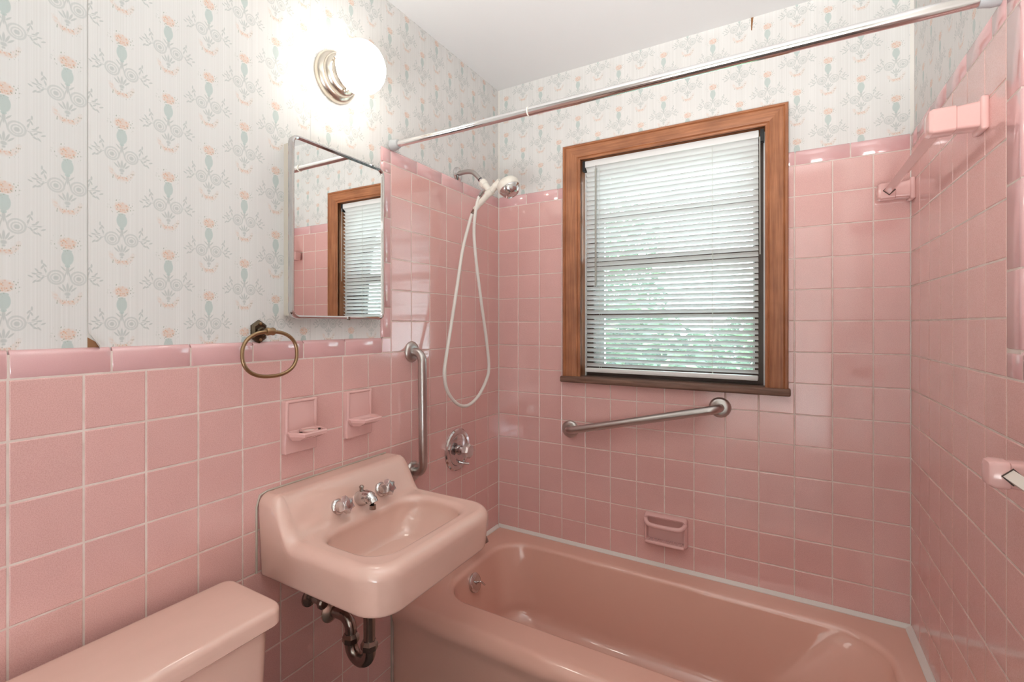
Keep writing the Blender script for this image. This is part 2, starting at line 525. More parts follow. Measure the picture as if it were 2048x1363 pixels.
def thing(name, loc, label, category, group=None):
    o = bpy.data.objects.new(name, None)
    COL.objects.link(o)
    o.location = loc; o.empty_display_size = 0.05
    o['label'] = label; o['category'] = category
    if group: o['group'] = group
    return o
def AX(o, z, x=None):
    # matrix whose local Z points along z, origin o
    z = Vector(z).normalized()
    x = Vector(x) if x is not None else (Vector((0, 0, 1)) if abs(z.z) < 0.9 else Vector((1, 0, 0)))
    x = (x - z * x.dot(z)).normalized()
    y = z.cross(x)
    M = Matrix((( x.x, y.x, z.x, o[0]), (x.y, y.y, z.y, o[1]), (x.z, y.z, z.z, o[2]), (0, 0, 0, 1)))
    return M
def rrect(x0, x1, y0, y1, r, nc=8, ns=(16, 16)):
    # CCW rounded rectangle; r = (SW, SE, NE, NW); ns = points on the (x, y) sides
    pts = []
    cs = [((x0, y0), 180, r[0]), ((x1, y0), 270, r[1]), ((x1, y1), 0, r[2]), ((x0, y1), 90, r[3])]
    cen = [(x0 + r[0], y0 + r[0]), (x1 - r[1], y0 + r[1]), (x1 - r[2], y1 - r[2]), (x0 + r[3], y1 - r[3])]
    arcs = []
    for (c, a0, rr), (cx, cy) in zip(cs, cen):
        arcs.append([(cx + rr * math.cos(math.radians(a0 + 90 * k / nc)), cy + rr * math.sin(math.radians(a0 + 90 * k / nc))) for k in range(nc + 1)])
    for i in range(4):
        pts += arcs[i]
        a, b_ = arcs[i][-1], arcs[(i + 1) % 4][0]
        nn = ns[0] if i % 2 == 0 else ns[1]
        for k in range(1, nn):
            t = k / nn
            pts.append((a[0] + (b_[0] - a[0]) * t, a[1] + (b_[1] - a[1]) * t))
    return pts

LEFT = Matrix(((0, 0, 1, 0), (1, 0, 0, 0), (0, 1, 0, 0), (0, 0, 0, 1)))          # local (y, z, out)
BACK = Matrix(((1, 0, 0, 0), (0, 0, -1, 0), (0, 1, 0, 0), (0, 0, 0, 1)))         # local (x, z, out)
RIGHT = Matrix(((0, 0, -1, W), (-1, 0, 0, 0), (0, 1, 0, 0), (0, 0, 0, 1)))       # local (-y, z, out)
PB = 0.010   # the wallpapered wall lies this far behind the tile faces

# ------------------------------------------------------------------ structure
def struct(name, mb, mat, label, cat, uvf=None, smooth=0):
    return mb.build(name, mat, None, smooth, uvf, label=label, category=cat, kind='structure')
floor = struct('floor', MB().box((-0.13, YF - 1.6, -0.05), (W + 0.13, 0.14, 0)), 'floor_tile', 'small-tiled bathroom floor under the tub and toilet', 'floor')
ceiling = struct('ceiling', MB().box((-0.13, YF - 0.12, CEIL), (W + 0.13, 0.14, CEIL + 0.05)), 'ceiling_paint', 'plain white painted ceiling above the wallpaper', 'ceiling')
wl = struct('wall_left', MB().box((-0.13, YF, 0), (-PB, 0.14, CEIL)), 'hall_paint', 'wallpapered wall with pink tile wainscot behind the sink and mirror', 'wall')
WX0, WX1, WZ0, WZ1 = 0.4142, 1.1110, 1.0860, 2.0300     # clear window opening
mb = MB()
mb.box((-PB, PB, 0), (WX0 - 0.02, 0.14, CEIL)).box((WX1 + 0.02, PB, 0), (W + PB, 0.14, CEIL))
mb.box((WX0 - 0.02, PB, 0), (WX1 + 0.02, 0.14, WZ0 - 0.02)).box((WX0 - 0.02, PB, WZ1 + 0.02), (WX1 + 0.02, 0.14, CEIL))
wb = struct('wall_back', mb, 'hall_paint', 'wall with the window above the tub, pink tile below wallpaper', 'wall')
wr = struct('wall_right', MB().box((W + PB, YF, 0), (W + 0.13, 0.14, CEIL)), 'hall_paint', 'pink tiled wall with two ceramic towel bars at the end of the tub', 'wall')
mb = MB()
mb.box((-0.13, YF - 0.12, 0), (0.62, YF, CEIL)).box((1.46, YF - 0.12, 0), (W + 0.13, YF, CEIL)).box((0.62, YF - 0.12, 2.05), (1.46, YF, CEIL))  # doorway opening added so the fill can shine in
wf = struct('wall_front', mb, 'hall_paint', 'painted wall behind the viewer with a doorway added to admit fill light', 'wall')
mb = MB()
mb.box((-0.6, YF - 1.72, 0), (2.3, YF - 1.6, 2.6)).box((-0.72, YF - 1.72, 0), (-0.6, YF - 0.12, 2.6)).box((2.3, YF - 1.72, 0), (2.42, YF - 0.12, 2.6))  # unseen hallway, added to house the fill
mb.box((-0.72, YF - 1.72, 2.6), (2.42, YF - 0.12, 2.65)).box((-0.72, YF - 0.12, 0), (-0.13, YF, 2.6)).box((W + 0.13, YF - 0.12, 0), (2.42, YF, 2.6))
struct('wall_added_hall', mb, 'hall_paint', 'unseen pale hallway walls added around the fill light', 'wall')

# wallpaper strips -----------------------------------------------------------
def strip(wall, M, mat, u0, u1, v0, v1, off=0.0):
    d = -PB + 0.0008 + off
    k = 10
    mb = MB()
    mb.box((u0 + 0.0004, v0, -PB - 0.0005), (u1 - 0.0004, v1, d), M)
    Mi = M.inverted()
    mb.build('wallpaper_strip', mat, wall, 0, lambda co: (Mi @ co)[:2])
ZC, ZT = 1.216, 1.268              # wainscot cap bottom / top
YS = -0.7555                       # tall tile field ends here (trim beyond)
YE = -0.7986
ZTT = Z0 + 0.052
strip(wl, LEFT, 'paper_left', YF, -1.6225, ZT - 0.01, CEIL)
strip(wl, LEFT, 'paper_left', -1.089, YE - 0.0, ZT - 0.01, CEIL, 0.0002)
strip(wl, LEFT, 'paper_left', YE, -0.5565, ZTT - 0.01, CEIL)
strip(wl, LEFT, 'paper_left', -0.5565, 0.0095, ZTT - 0.01, CEIL, 0.0002)
# the strip whose lower corner has come unstuck and rolled forward
def curled():
    mb = MB(); nu, nv = 44, 60
    u0, u1, v0, v1 = -1.6221, -1.0894, ZT - 0.01, CEIL
    us = [u0 + (u1 - u0) * (i / nu) ** 2.0 for i in range(nu + 1)]
    vs = [v0 + (v1 - v0) * (j / nv) ** 2.0 for j in range(nv + 1)]
    def pt(u, v, back):
        du, dv = u - u0, v - (ZT - 0.004)
        lift = 0.0
        t = 1 - (max(du, 0) / 0.030 + max(dv, 0) / 0.050)
        if t > 0: lift = 0.012 * t * t
        e = max(0.0, 1 - du / 0.004)
        lift += 0.0016 * e
        # rounded corner: pull the tip in
        if t > 0.3:
            u += 0.022 * (t - 0.3); v += 0.012 * (t - 0.3)
        return (u, v, -PB + 0.0010 + lift - (0.0006 if back else 0))
    verts = [pt(u, v, False) for v in vs for u in us] + [pt(u, v, True) for v in vs for u in us]
    n1 = nu + 1; N = n1 * (nv + 1); fs = []
    for j in range(nv):
        for i in range(nu):
            a = j * n1 + i
            fs.append((a, a + 1, a + n1 + 1, a + n1)); fs.append((N + a, N + a + n1, N + a + n1 + 1, N + a + 1))
    for j in range(nv):
        a = j * n1; fs.append((a, a + n1, N + a + n1, N + a))
        a = j * n1 + nu; fs.append((a, N + a, N + a + n1, a + n1))
    for i in range(nu):
        fs.append((i, N + i, N + i + 1, i + 1))
    mb.add(verts, fs, LEFT)
    Mi = LEFT.inverted()
    o = mb.build('wallpaper_strip', 'paper_left', wl, 30, lambda co: (Mi @ co)[:2], label='wallpaper strip with a lifted curling lower corner')
    # bare backing shows through the gap under the curl
    MB().prism([(-1.6223, ZT + 0.0), (-1.603, ZT + 0.0), (-1.608, ZT + 0.010), (-1.6223, ZT + 0.020)], LEFT, -PB, -PB + 0.0006).build('bare_backing', 'brown_paper', wl, 0, label='torn brown paper backing')
curled()
for a, b_ in ((0.0, 0.537), (0.537, 1.070), (1.070, W)):
    z0 = ZTT - 0.01
    if b_ > 0.34 and a < 1.18:
        segs = [(a, min(b_, 0.36), z0), (max(a, 0.36), min(b_, 1.16), 2.07), (max(a, 1.16), b_, z0)]
        # one strip cut round the casing
        mb = MB()
        for u0, u1, zz in segs:
            if u1 > u0: mb.box((u0 + 0.0004 * (u0 == a), zz, -PB - 0.0005), (u1 - 0.0004 * (u1 == b_), CEIL, -PB + 0.0009), BACK)
        Mi = BACK.inverted()
        mb.build('wallpaper_strip', 'paper_back', wb, 0, lambda co: (Mi @ co)[:2])
    else:
        strip(wb, BACK, 'paper_back', a - 0.009 * (a == 0), b_ + 0.009 * (b_ == W), z0, CEIL)
MB().prism([(1.066, CEIL - 0.045), (1.069, CEIL - 0.048), (1.074, CEIL), (1.066, CEIL)], BACK, -PB, -PB + 0.0014).build('bare_backing', 'brown_paper', wb, 0, label='torn brown paper edge at the ceiling')
strip(wr, RIGHT, 'paper_right', -0.0095, 0.45, ZTT - 0.01, CEIL)
strip(wr, RIGHT, 'paper_right', 0.45, 0.838, ZTT - 0.01, CEIL, 0.0002)
strip(wr, RIGHT, 'hall_paint', 0.838, 1.4, ZT - 0.01, CEIL)
strip(wr, RIGHT, 'hall_paint', 1.4, -YF, ZT - 0.01, CEIL, 0.0002)

# grout beds ----------------------------------------------------------------
GD = -0.0010
def bed(wall, M, rects):
    mb = MB()
    for u0, u1, v0, v1 in rects: mb.box((u0, v0, -PB - 0.0005), (u1, v1, GD), M)
    mb.build('grout_bed', 'grout', wall, 0, label='pale pink-beige grout between tiles')
CAS = (0.352, 1.168, 1.066, 2.082)     # hole in the tile field behind the window casing (x0, x1, z0, z1)
bed(wl, LEFT, [(YE + 0.006, 0.009, 0, ZTT - 0.008), (YF, YE + 0.006, 0, ZT - 0.008)])
bed(wb, BACK, [(-0.009, CAS[0], 0, ZTT - 0.008), (CAS[1], W + 0.009, 0, ZTT - 0.008), (CAS[0], CAS[1], 0, CAS[2])])
bed(wr, RIGHT, [(-0.009, 0.835, 0, ZTT - 0.008), (0.835, -YF, 0, ZT - 0.008)])

# tiles ---------------------------------------------------------------------
G = 0.0016   # half the joint
TCACHE = {}
def tile_mesh(poly, mat, key):
    if key in TCACHE: return TCACHE[key]
    mb = MB()
    k = len(poly)
    vs = []
    levels = [(0.0, -0.0075), (0.0, -0.0016), (0.0007, -0.0005), (0.0020, 0.0)]
    for ins, h in levels:
        pp = offset_poly(poly, ins) if ins else poly
        vs += [(x, y, h) for x, y in pp]
    fs = []
    for a in range(3):
        fs += [(a * k + i, a * k + (i + 1) % k, (a + 1) * k + (i + 1) % k, (a + 1) * k + i) for i in range(k)]
    fs.append(tuple(range(3 * k, 4 * k)))
    mb.add(vs, fs)
    me = mb.mesh('tile', mat, 14)
    TCACHE[key] = me
    return me
def put_tile(wall, M, poly, mat='tile', name='tile'):
    cx = sum(p[0] for p in poly) / len(poly); cy = sum(p[1] for p in poly) / len(poly)
    loc = [(round(x - cx, 4), round(y - cy, 4)) for x, y in poly]
    me = tile_mesh(loc, mat, (mat, tuple(loc)))
    o = bpy.data.objects.new(name, me)
    COL.objects.link(o)
    o.parent = wall
    tilt = Matrix.Rotation(random.gauss(0, 0.0016), 4, 'X') @ Matrix.Rotation(random.gauss(0, 0.0016), 4, 'Y')
    o.matrix_basis = M @ Matrix.Translation((cx, cy, random.uniform(-0.00025, 0.00025))) @ tilt
    return o
def rect_minus(r, h):
    # rectangle r=(u0,u1,v0,v1) minus hole h -> polygon or None
    u0, u1, v0, v1 = r; a0, a1, b0, b1 = h
    if u1 <= a0 or u0 >= a1 or v1 <= b0 or v0 >= b1: return [(u0, v0), (u1, v0), (u1, v1), (u0, v1)]
    inu = u0 >= a0 and u1 <= a1; inv = v0 >= b0 and v1 <= b1
    if inu and inv: return None
    if inv:
        if u0 < a0: u1 = a0
        else: u0 = a1
        return [(u0, v0), (u1, v0), (u1, v1), (u0, v1)]
    if inu:
        if v0 < b0: v1 = b0
        else: v0 = b1
        return [(u0, v0), (u1, v0), (u1, v1), (u0, v1)]
    # corner overlap: L shape
    if u0 < a0 and v0 < b0: return [(u0, v0), (u1, v0), (u1, b0), (a0, b0), (a0, v1), (u0, v1)]
    if u1 > a1 and v0 < b0: return [(u0, v0), (u1, v0), (u1, v1), (a1, v1), (a1, b0), (u0, b0)]
    if u0 < a0: return [(u0, v0), (a0, v0), (a0, b1), (u1, b1), (u1, v1), (u0, v1)]
    return [(a1, v0), (u1, v0), (u1, v1), (u0, v1), (u0, b1), (a1, b1)]
def field(wall, M, cols, rows, holes=()):
    for i in range(len(cols) - 1):
        for j in range(len(rows) - 1):
            r = (cols[i] + G, cols[i + 1] - G, rows[j] + G, rows[j + 1] - G)
            poly = [(r[0], r[2]), (r[1], r[2]), (r[1], r[3]), (r[0], r[3])]
            for h in holes:
                poly = rect_minus(r, h)
                if poly is None or len(poly) == 6 or tuple((poly[0][0], poly[1][0], poly[0][1], poly[2][1])) != r: break
            if poly is None: continue
            us = [p[0] for p in poly]; vs_ = [p[1] for p in poly]
            if max(us) - min(us) < 0.006 or max(vs_) - min(vs_) < 0.006: continue
            put_tile(wall, M, poly)
rows_all = [Z0 - k * T for k in range(17, -1, -1)]     # ascending
rows_tub = [z for z in rows_all if z > 0.30]
rows_low = [z for z in rows_all if z < ZC + 0.001]
rows_high = [z for z in rows_all if z > ZC - 0.001]
lo = 0.8997 * T
colsL = [-(lo + k * T) for k in range(21, -1, -1)] + [-0.0]
iS = min(range(len(colsL)), key=lambda i: abs(colsL[i] - YS))
DISH1 = (-1.1935, -1.084, 0.957, 1.1065); DISH2 = (-0.9745, -0.865, 0.957, 1.1065)
field(wl, LEFT, colsL[:iS + 1], rows_low, (DISH1, DISH2))
field(wl, LEFT, colsL[iS:], rows_high)
field(wl, LEFT, colsL[iS:], [z for z in rows_tub if z < ZC + 0.001])
colsB = [0.0] + [0.9662 * T + k * T for k in range(13)] + [W]
field(wb, BACK, colsB, rows_tub, (CAS,))
colsR = [0.0] + [(0.0623 + k) * T for k in range(1, 8)]
YR = colsR[-1]
field(wr, RIGHT, colsR, rows_tub)
field(wr, RIGHT, [YR + k * T for k in range(0, 15)], rows_low)

# bullnose caps: a long profile with a rounded outer edge
def bullnose(wall, M, a, b_, c0, c1, axis, side, name='cap_tile'):
    """cap running from a to b_ along axis ('u' or 'v'), cross-section from c0 (joint side) to c1 (rounded side)."""
    r = min(0.0105, abs(c1 - c0) * 0.4)
    sgn = 1 if c1 > c0 else -1
    prof = [(c0 + sgn * G, -0.0095), (c0 + sgn * G, -0.0012), (c0 + sgn * (G + 0.0015), 0.0)]
    for k in range(7):
        an = math.pi / 2 * k / 6
        prof.append((c1 - sgn * r + sgn * r * math.sin(an), -r + r * math.cos(an)))
    prof.append((c1, -0.0105))
    ends = [(a + G, 1.0), (b_ - G, 1.0)]
    rings = []
    for e, (d, ins) in ((0, (0.0, 1)), (0, (0.0015, 0)), (1, (0.0015, 0)), (1, (0.0, 1))):
        p = (a + G + d) if e == 0 else (b_ - G - d)
        ring = []
        for c, h in prof:
            hh = h - 0.0012 * ins if h > -0.009 else h
            ring.append((p, c, hh) if axis == 'u' else (c, p, hh))
        rings.append(ring)
    mb = MB(); k = len(prof)
    vs = [v for r_ in rings for v in r_]; fs = []
    for i in range(3):
        for q in range(k):
            q2 = (q + 1) % k
            fs.append((i * k + q, i * k + q2, (i + 1) * k + q2, (i + 1) * k + q))
    fs.append(tuple(range(k))); fs.append(tuple(range(3 * k, 4 * k)))
    mb.add(vs, fs, M)
    mb.build(name, 'cap', wall, 45)
def caprun(wall, M, a, b_, joints, c0, c1, axis):
    js = [a] + sorted(j for j in joints if a + 0.02 < j < b_ - 0.02) + [b_]
    for p, q in zip(js[:-1], js[1:]): bullnose(wall, M, p, q, c0, c1, axis, 1)
caprun(wl, LEFT, YF, YE, [-0.8089 - 0.1552 * k for k in range(1, 12)], ZC, ZT, 'u')
caprun(wl, LEFT, YS, 0.0, [-0.4579 + 0.1552 * k for k in range(-2, 4)], Z0, ZTT, 'u')
caprun(wl, LEFT, ZT, Z0, [ZC + 0.1552 * k for k in range(1, 6)], YS, YE, 'v')
put_tile(wl, LEFT, [(YE, ZC + G), (YS - G, ZC + G), (YS - G, ZT - G), (YE, ZT - G)], 'cap', 'cap_tile')
bullnose(wl, LEFT, YE + 0.0, YS, Z0, ZTT, 'u', 1)
caprun(wb, BACK, 0.0, 0.352, [0.149, 0.305], Z0, ZTT, 'u')
caprun(wb, BACK, 1.168, W, [1.2026, 1.3595], Z0, ZTT, 'u')
caprun(wr, RIGHT, 0.0, YR + 0.0, [0.08 + 0.1552 * k for k in range(6)], Z0, ZTT, 'u')
caprun(wr, RIGHT, ZT, Z0, [ZC + 0.1552 * k + 0.04 for k in range(0, 6)], YR, 0.844, 'v')
bullnose(wr, RIGHT, YR, 0.844, Z0, ZTT, 'u', 1)
caprun(wr, RIGHT, YR, -YF, [YR + 0.07 + 0.1552 * k for k in range(0, 12)], ZC, ZT, 'u')

# white tub-to-wall trim -------------------------------------------------------
RIM = 0.345
def quarter(p0, p1, n, r=0.013):
    # little cove strip between p0 and p1 along the wall, n = horizontal direction away from the wall
    p0, p1, n = Vector(p0), Vector(p1), Vector(n)
    prof = [(0, 0), (r, 0), (r, 0.003), (0.6 * r, 0.6 * r), (0.003, r), (0, r)]
    mb = MB()
    mb.add([p0 + n * a + Vector((0, 0, h)) for a, h in prof] + [p1 + n * a + Vector((0, 0, h)) for a, h in prof],
           [(i, (i + 1) % 6, 6 + (i + 1) % 6, 6 + i) for i in range(6)] + [tuple(range(6)), tuple(range(6, 12))])
    return mb
struct('trim_1', quarter((0.001, 0, RIM), (W - 0.001, 0, RIM), (0, -1, 0)), 'caulk', 'white caulk strip where the tub meets the window wall', 'trim', smooth=30)
struct('trim_2', quarter((0, -0.735, RIM), (0, -0.014, RIM), (1, 0, 0)), 'caulk', 'white caulk strip where the tub meets the shower wall', 'trim', smooth=30)
struct('trim_3', quarter((W, -0.74, RIM), (W, -0.014, RIM), (-1, 0, 0), 0.016), 'caulk', 'white caulk strip where the tub meets the towel bar wall', 'trim', smooth=30)
def bead(name, p0, p1, r, label):
    struct(name, MB().tube([p0, p1], r, 6), 'caulk', label, 'trim', smooth=60)
bead('trim_4', (0.0005, -0.0005, RIM + 0.012), (0.0005, -0.0005, ZTT - 0.01), 0.0022, 'thin caulk line in the tile corner beside the shower')
bead('trim_5', (W - 0.0005, -0.0005, RIM + 0.012), (W - 0.0005, -0.0005, ZTT - 0.01), 0.0018, 'thin caulk line in the tile corner beside the towel bars')
struct('trim_6', MB().box((0.0, -0.7585, 0), (0.004, -0.7545, 0.33)), 'old_caulk', 'yellowed caulk line down the tub apron at the sink wall', 'trim')

# ------------------------------------------------------------------ window
win = bpy.data.objects.new('window_1', None); COL.objects.link(win)
win.location = ((WX0 + WX1) / 2, 0, WZ0)
win['label'] = 'double-hung window in a brown stained wood casing above the tub'; win['category'] = 'window'; win['kind'] = 'structure'
CO = (0.335, 1.1830, 1.087, 2.0975)    # casing outer
def casing(p0, p1, q0, q1, name):
    """mitred board: outer edge p0->p1, inner edge q0->q1 (x,z points)."""
    prof = [(0.0, 0.0), (0.0, 0.016), (0.04, 0.021), (0.13, 0.021), (0.17, 0.017), (0.22, 0.019), (0.55, 0.017), (0.80, 0.013), (0.84, 0.010), (0.90, 0.012), (0.97, 0.011), (1.0, 0.008), (1.0, -0.006)]
    mb = MB(); k = len(prof)
    p0, p1, q0, q1 = map(Vector, (p0, p1, q0, q1))
    rings = []
    for P_, Q_ in ((p0, q0), (p1, q1)):
        rings.append([Vector((P_.x + (Q_.x - P_.x) * t, -h, P_.y + (Q_.y - P_.y) * t)) for t, h in prof])
    mb.add(rings[0] + rings[1], [(i, (i + 1) % k, k + (i + 1) % k, k + i) for i in range(k)] + [tuple(range(k)), tuple(range(k, 2 * k))])
    d = (p1 - p0).normalized()
    w_ = Vector((-d.y, d.x))
    mb.build(name, 'wood', win, 25, lambda co: ((Vector((co.x, co.z)) - p0).dot(d), (Vector((co.x, co.z)) - p0).dot(w_) + p0.x))
casing((CO[0], CO[3]), (CO[1], CO[3]), (WX0, WZ1), (WX1, WZ1), 'head_casing')
casing((CO[0], CO[2]), (CO[0], CO[3]), (WX0, CO[2]), (WX0, WZ1), 'side_casing')
casing((CO[1], CO[3]), (CO[1], CO[2]), (WX1, WZ1), (WX1, CO[2]), 'side_casing')
MB().rbox((0.328, -0.034, 1.061), (1.190, 0.10, 1.087), 0.006, 3).build('stool', 'weathered_wood', win, 30, lambda co: (co.x, co.z + co.y), label='weathered brown window stool')
for a, b_, nm in (((WX0 - 0.02, -0.002, 1.087), (WX0, 0.15, WZ1 + 0.02), 'jamb'), ((WX1, -0.002, 1.087), (WX1 + 0.02, 0.15, WZ1 + 0.02), 'jamb'), ((WX0 - 0.02, -0.002, WZ1), (WX1 + 0.02, 0.15, WZ1 + 0.02), 'head_jamb')):
    MB().box(a, b_).build(nm, 'wood', win, 0, lambda co: (co.z + co.x, co.y))
for x in (WX0, WX1 - 0.006):
    MB().box((x, 0.052, 1.087), (x + 0.006, 0.062, WZ1)).build('sash_track', 'storm_white', win, 0, label='grey metal sash track')
def sash(y, z0, z1, name, zm):
    mb = MB(); x0, x1, w_, d = WX0 + 0.001, WX1 - 0.001, 0.034, 0.028
    s = MB().box((x0, y, z0), (x0 + w_, y + d, z1)).box((x1 - w_, y, z0), (x1, y + d, z1)).box((x0 + w_, y, z0), (x1 - w_, y + d, z0 + 0.042)).box((x0 + w_, y, z1 - 0.034), (x1 - w_, y + d, z1)).build(name, 'dark_sash', win, 0, label='dark stained sash')
    MB().box((x0 + w_, y + 0.004, zm - 0.010), (x1 - w_, y + d - 0.004, zm + 0.010)).build('muntin', 'dark_sash', s, 0)
    for a, b_ in ((z0 + 0.042, zm - 0.010), (zm + 0.010, z1 - 0.034)):
        MB().box((x0 + w_, y + 0.012, a), (x1 - w_, y + 0.015, b_)).build('pane', 'glass', s, 0)
sash(0.066, 1.089, 1.594, 'lower_sash', 1.352)
sash(0.098, 1.560, WZ1 - 0.001, 'upper_sash', 1.79)
mb = MB(); y = 0.132
mb.box((WX0, y, 1.087), (WX0 + 0.062, y + 0.02, WZ1)).box((WX1 - 0.044, y, 1.087), (WX1, y + 0.02, WZ1)).box((WX0 + 0.062, y, 1.087), (WX1 - 0.044, y + 0.02, 1.13)).box((WX0 + 0.062, y, WZ1 - 0.05), (WX1 - 0.044, y + 0.02, WZ1)).box((WX0 + 0.062, y, 1.56), (WX1 - 0.044, y + 0.02, 1.60))
stf = mb.build('storm_frame', 'storm_white', win, 0, label='white metal storm window frame')
for a, b_ in ((1.13, 1.56), (1.60, WZ1 - 0.05)):
    MB().box((WX0 + 0.062, y + 0.008, a), (WX1 - 0.044, y + 0.010, b_)).build('storm_pane', 'hazed_glass', stf, 0, label='storm pane with a pale haze mixed in')

# blind -------------------------------------------------------------------
BX0, BX1, BY = WX0 + 0.016, WX1 - 0.022, 0.026
bl = thing('venetian_blind', ((BX0 + BX1) / 2, BY, 1.1), 'white mini blind with thin tilted slats hanging in the window', 'blind')
MB().rbox((BX0 - 0.003, BY - 0.014, 1.999), (BX1 + 0.002, BY + 0.014, 2.027), 0.003, 2).build('headrail', 'blind_white', bl, 30, label='cream metal headrail')
MB().rbox((BX0 - 0.002, BY - 0.013, 1.106), (BX1, BY + 0.013, 1.124), 0.004, 2).build('bottom_rail', 'blind_white', bl, 30)
th = math.radians(36)
prof = []
for k in range(7):
    t = -0.0125 + 0.025 * k / 6
    prof.append((t, 0.0022 * (1 - (t / 0.0125) ** 2)))
vs = []
for x in (0, 1):
    for t, h in prof:
        # t<0 is the room side, which sits higher
        yy = t * math.cos(th) + h * math.sin(th); zz = -t * math.sin(th) + h * math.cos(th)
        vs.append(((BX1 - BX0) * (x - 0.5), yy, zz))
    for t, h in reversed(prof):
        yy = t * math.cos(th) + (h - 0.0004) * math.sin(th); zz = -t * math.sin(th) + (h - 0.0004) * math.cos(th)
        vs.append(((BX1 - BX0) * (x - 0.5), yy, zz))
mb = MB(); k = 14
mb.add(vs, [(i, (i + 1) % k, k + (i + 1) % k, k + i) for i in range(k)] + [tuple(range(k)), tuple(range(k, 2 * k))])
slat_me = mb.mesh('slat', 'blind_white', 40)
NSL = 42
for i in range(NSL):
    o = bpy.data.objects.new('slat', slat_me); COL.objects.link(o)
    o.parent = bl; o.matrix_parent_inverse = Matrix.Translation(-bl.location)
    o.location = ((BX0 + BX1) / 2, BY, 1.139 + i * 0.02075 + random.gauss(0, 0.0004))
    o.rotation_euler = (random.gauss(0, 0.02), random.gauss(0, 0.0009), 0)
for x in (0.492, 0.935):
    for dy in (-0.0118, 0.0118):
        MB().tube([(x, BY + dy, 1.122), (x, BY + dy, 1.997)], 0.0007, 5).build('ladder_cord', 'cord', bl, 60)
MB().tube([(0.478, BY - 0.019, 1.985), (0.478, BY - 0.0195, 1.48)], 0.0042, 6).build('tilt_wand', 'wand', bl, 60, label='grey plastic tilt wand')
MB().tube([(0.478, BY - 0.016, 2.0), (0.478, BY - 0.019, 1.984)], 0.0018, 6).build('wand_hook', 'chrome', bl, 60)
MB().tube([(BX1 + 0.005, BY - 0.016, 2.0), (BX1 + 0.006, BY - 0.017, 1.57)], 0.0016, 6).build('lift_cord', 'cord', bl, 60)
for x in (BX0 - 0.009, BX1 + 0.012):
    MB().box((x - 0.006, BY - 0.012, 1.985), (x + 0.006, BY + 0.016, 2.029)).build('bracket', 'black', bl, 0, label='dark mounting bracket')

# outside -------------------------------------------------------------------
struct('ground', MB().box((-14, 0.5, -0.75), (14, 26, -0.70)), 'lawn', 'green lawn outside the window', 'ground')
struct('driveway', MB().box((1.6, 1.2, -0.70), (6.0, 22, -0.68)), 'concrete', 'pale concrete drive seen through the blind', 'driveway')
def tree(x, y, z, rx, rz, nl, label, seed, name='bush'):
    rnd = random.Random(seed)
    t = thing(name, (x, y, -0.70), label, 'shrub' if name == 'bush' else 'tree', 'greenery outside the window')
    MB().tube([(x, y, -0.72), (x + 0.03, y, z - rz * 0.4), (x, y + 0.05, z)], 0.06, 8).build('trunk', 'bark', t, 60)
    mb = MB()
    for _ in range(nl):
        d = Vector((rnd.gauss(0, 1), rnd.gauss(0, 1), rnd.gauss(0, 1))).normalized() * (0.65 + 0.4 * rnd.random())
        c = Vector((x + d.x * rx, y + d.y * rx * 0.7, z + d.z * rz))
        if c.z < -0.66: continue
        a = Vector((rnd.gauss(0, 1), rnd.gauss(0, 1), rnd.gauss(0, 0.6))).normalized()
        b_ = a.cross(Vector((rnd.gauss(0, 1), rnd.gauss(0, 1), rnd.gauss(0, 1)))).normalized()
        s = rnd.uniform(0.05, 0.10)
        mb.add([c - a * s, c + b_ * s * 0.45, c + a * s, c - b_ * s * 0.45], [(0, 1, 2, 3)])
    me = bpy.data.meshes.new('crown'); me.from_pydata(mb.v, [], mb.f); me.materials.append(MATS['leaf'])
    link('crown', me, t)
tree(-0.15, 3.0, 0.35, 0.85, 1.15, 5200, 'dense green shrub filling the lower panes beside the white storm frame', 1)
tree(-1.9, 5.2, 1.7, 1.6, 2.5, 9000, 'tall leafy tree rising behind the dense shrub', 2, 'tree')
tree(0.75, 6.6, 0.35, 0.95, 1.1, 4200, 'low pale green shrub at the far edge of the drive', 3)

# ------------------------------------------------------------------ bathtub
TUBW = -0.757
tub = thing('bathtub', (W / 2, TUBW / 2, 0), 'salmon pink enamelled alcove bathtub below the window', 'bathtub')
g = 0.001
def tubring(x0, x1, y0, y1, r, z): return [(x, y, z) for x, y in rrect(x0, x1, y0, y1, r, 10, (40, 18))]
rings = []
O = (g, W - g, TUBW, -g)
rings.append(tubring(O[0], O[1], O[2] + 0.012, O[3], (0.002,) * 4, 0.001))
rings.append(tubring(O[0], O[1], O[2] + 0.012, O[3], (0.002,) * 4, 0.255))
rings.append(tubring(O[0], O[1], O[2] + 0.009, O[3], (0.002,) * 4, 0.275))
rings.append(tubring(O[0], O[1], O[2] + 0.002, O[3], (0.002,) * 4, 0.292))
rings.append(tubring(O[0], O[1], O[2], O[3], (0.002,) * 4, 0.304))
for k in range(1, 8):
    an = math.pi / 2 * k / 7
    e = 0.040 * (1 - math.cos(an))
    rings.append(tubring(O[0] + e * 0.02, O[1] - e * 0.02, O[2] + e, O[3] - e * 0.02, (0.002,) * 4, 0.304 + 0.041 * math.sin(an)))
I = (0.088, 1.452, -0.632, -0.088)
for t in (0.35, 0.7):
    rings.append(tubring(O[0] + (I[0] - O[0]) * t, O[1] + (I[1] - O[1]) * t, O[2] + 0.04 + (I[2] - O[2] - 0.04) * t, O[3] + (I[3] - O[3]) * t, (0.10 * t,) * 4, RIM + 0.001 * math.sin(t * 3)))
for k in range(0, 7):
    an = math.pi / 2 * k / 6
    e = 0.020 * math.sin(an); zz = RIM - 0.020 * (1 - math.cos(an))
    rings.append(tubring(I[0] + e, I[1] - e, I[2] + e, I[3] - e, (0.125, 0.14, 0.14, 0.125), zz))
B = (0.165, 1.20, -0.565, -0.165)
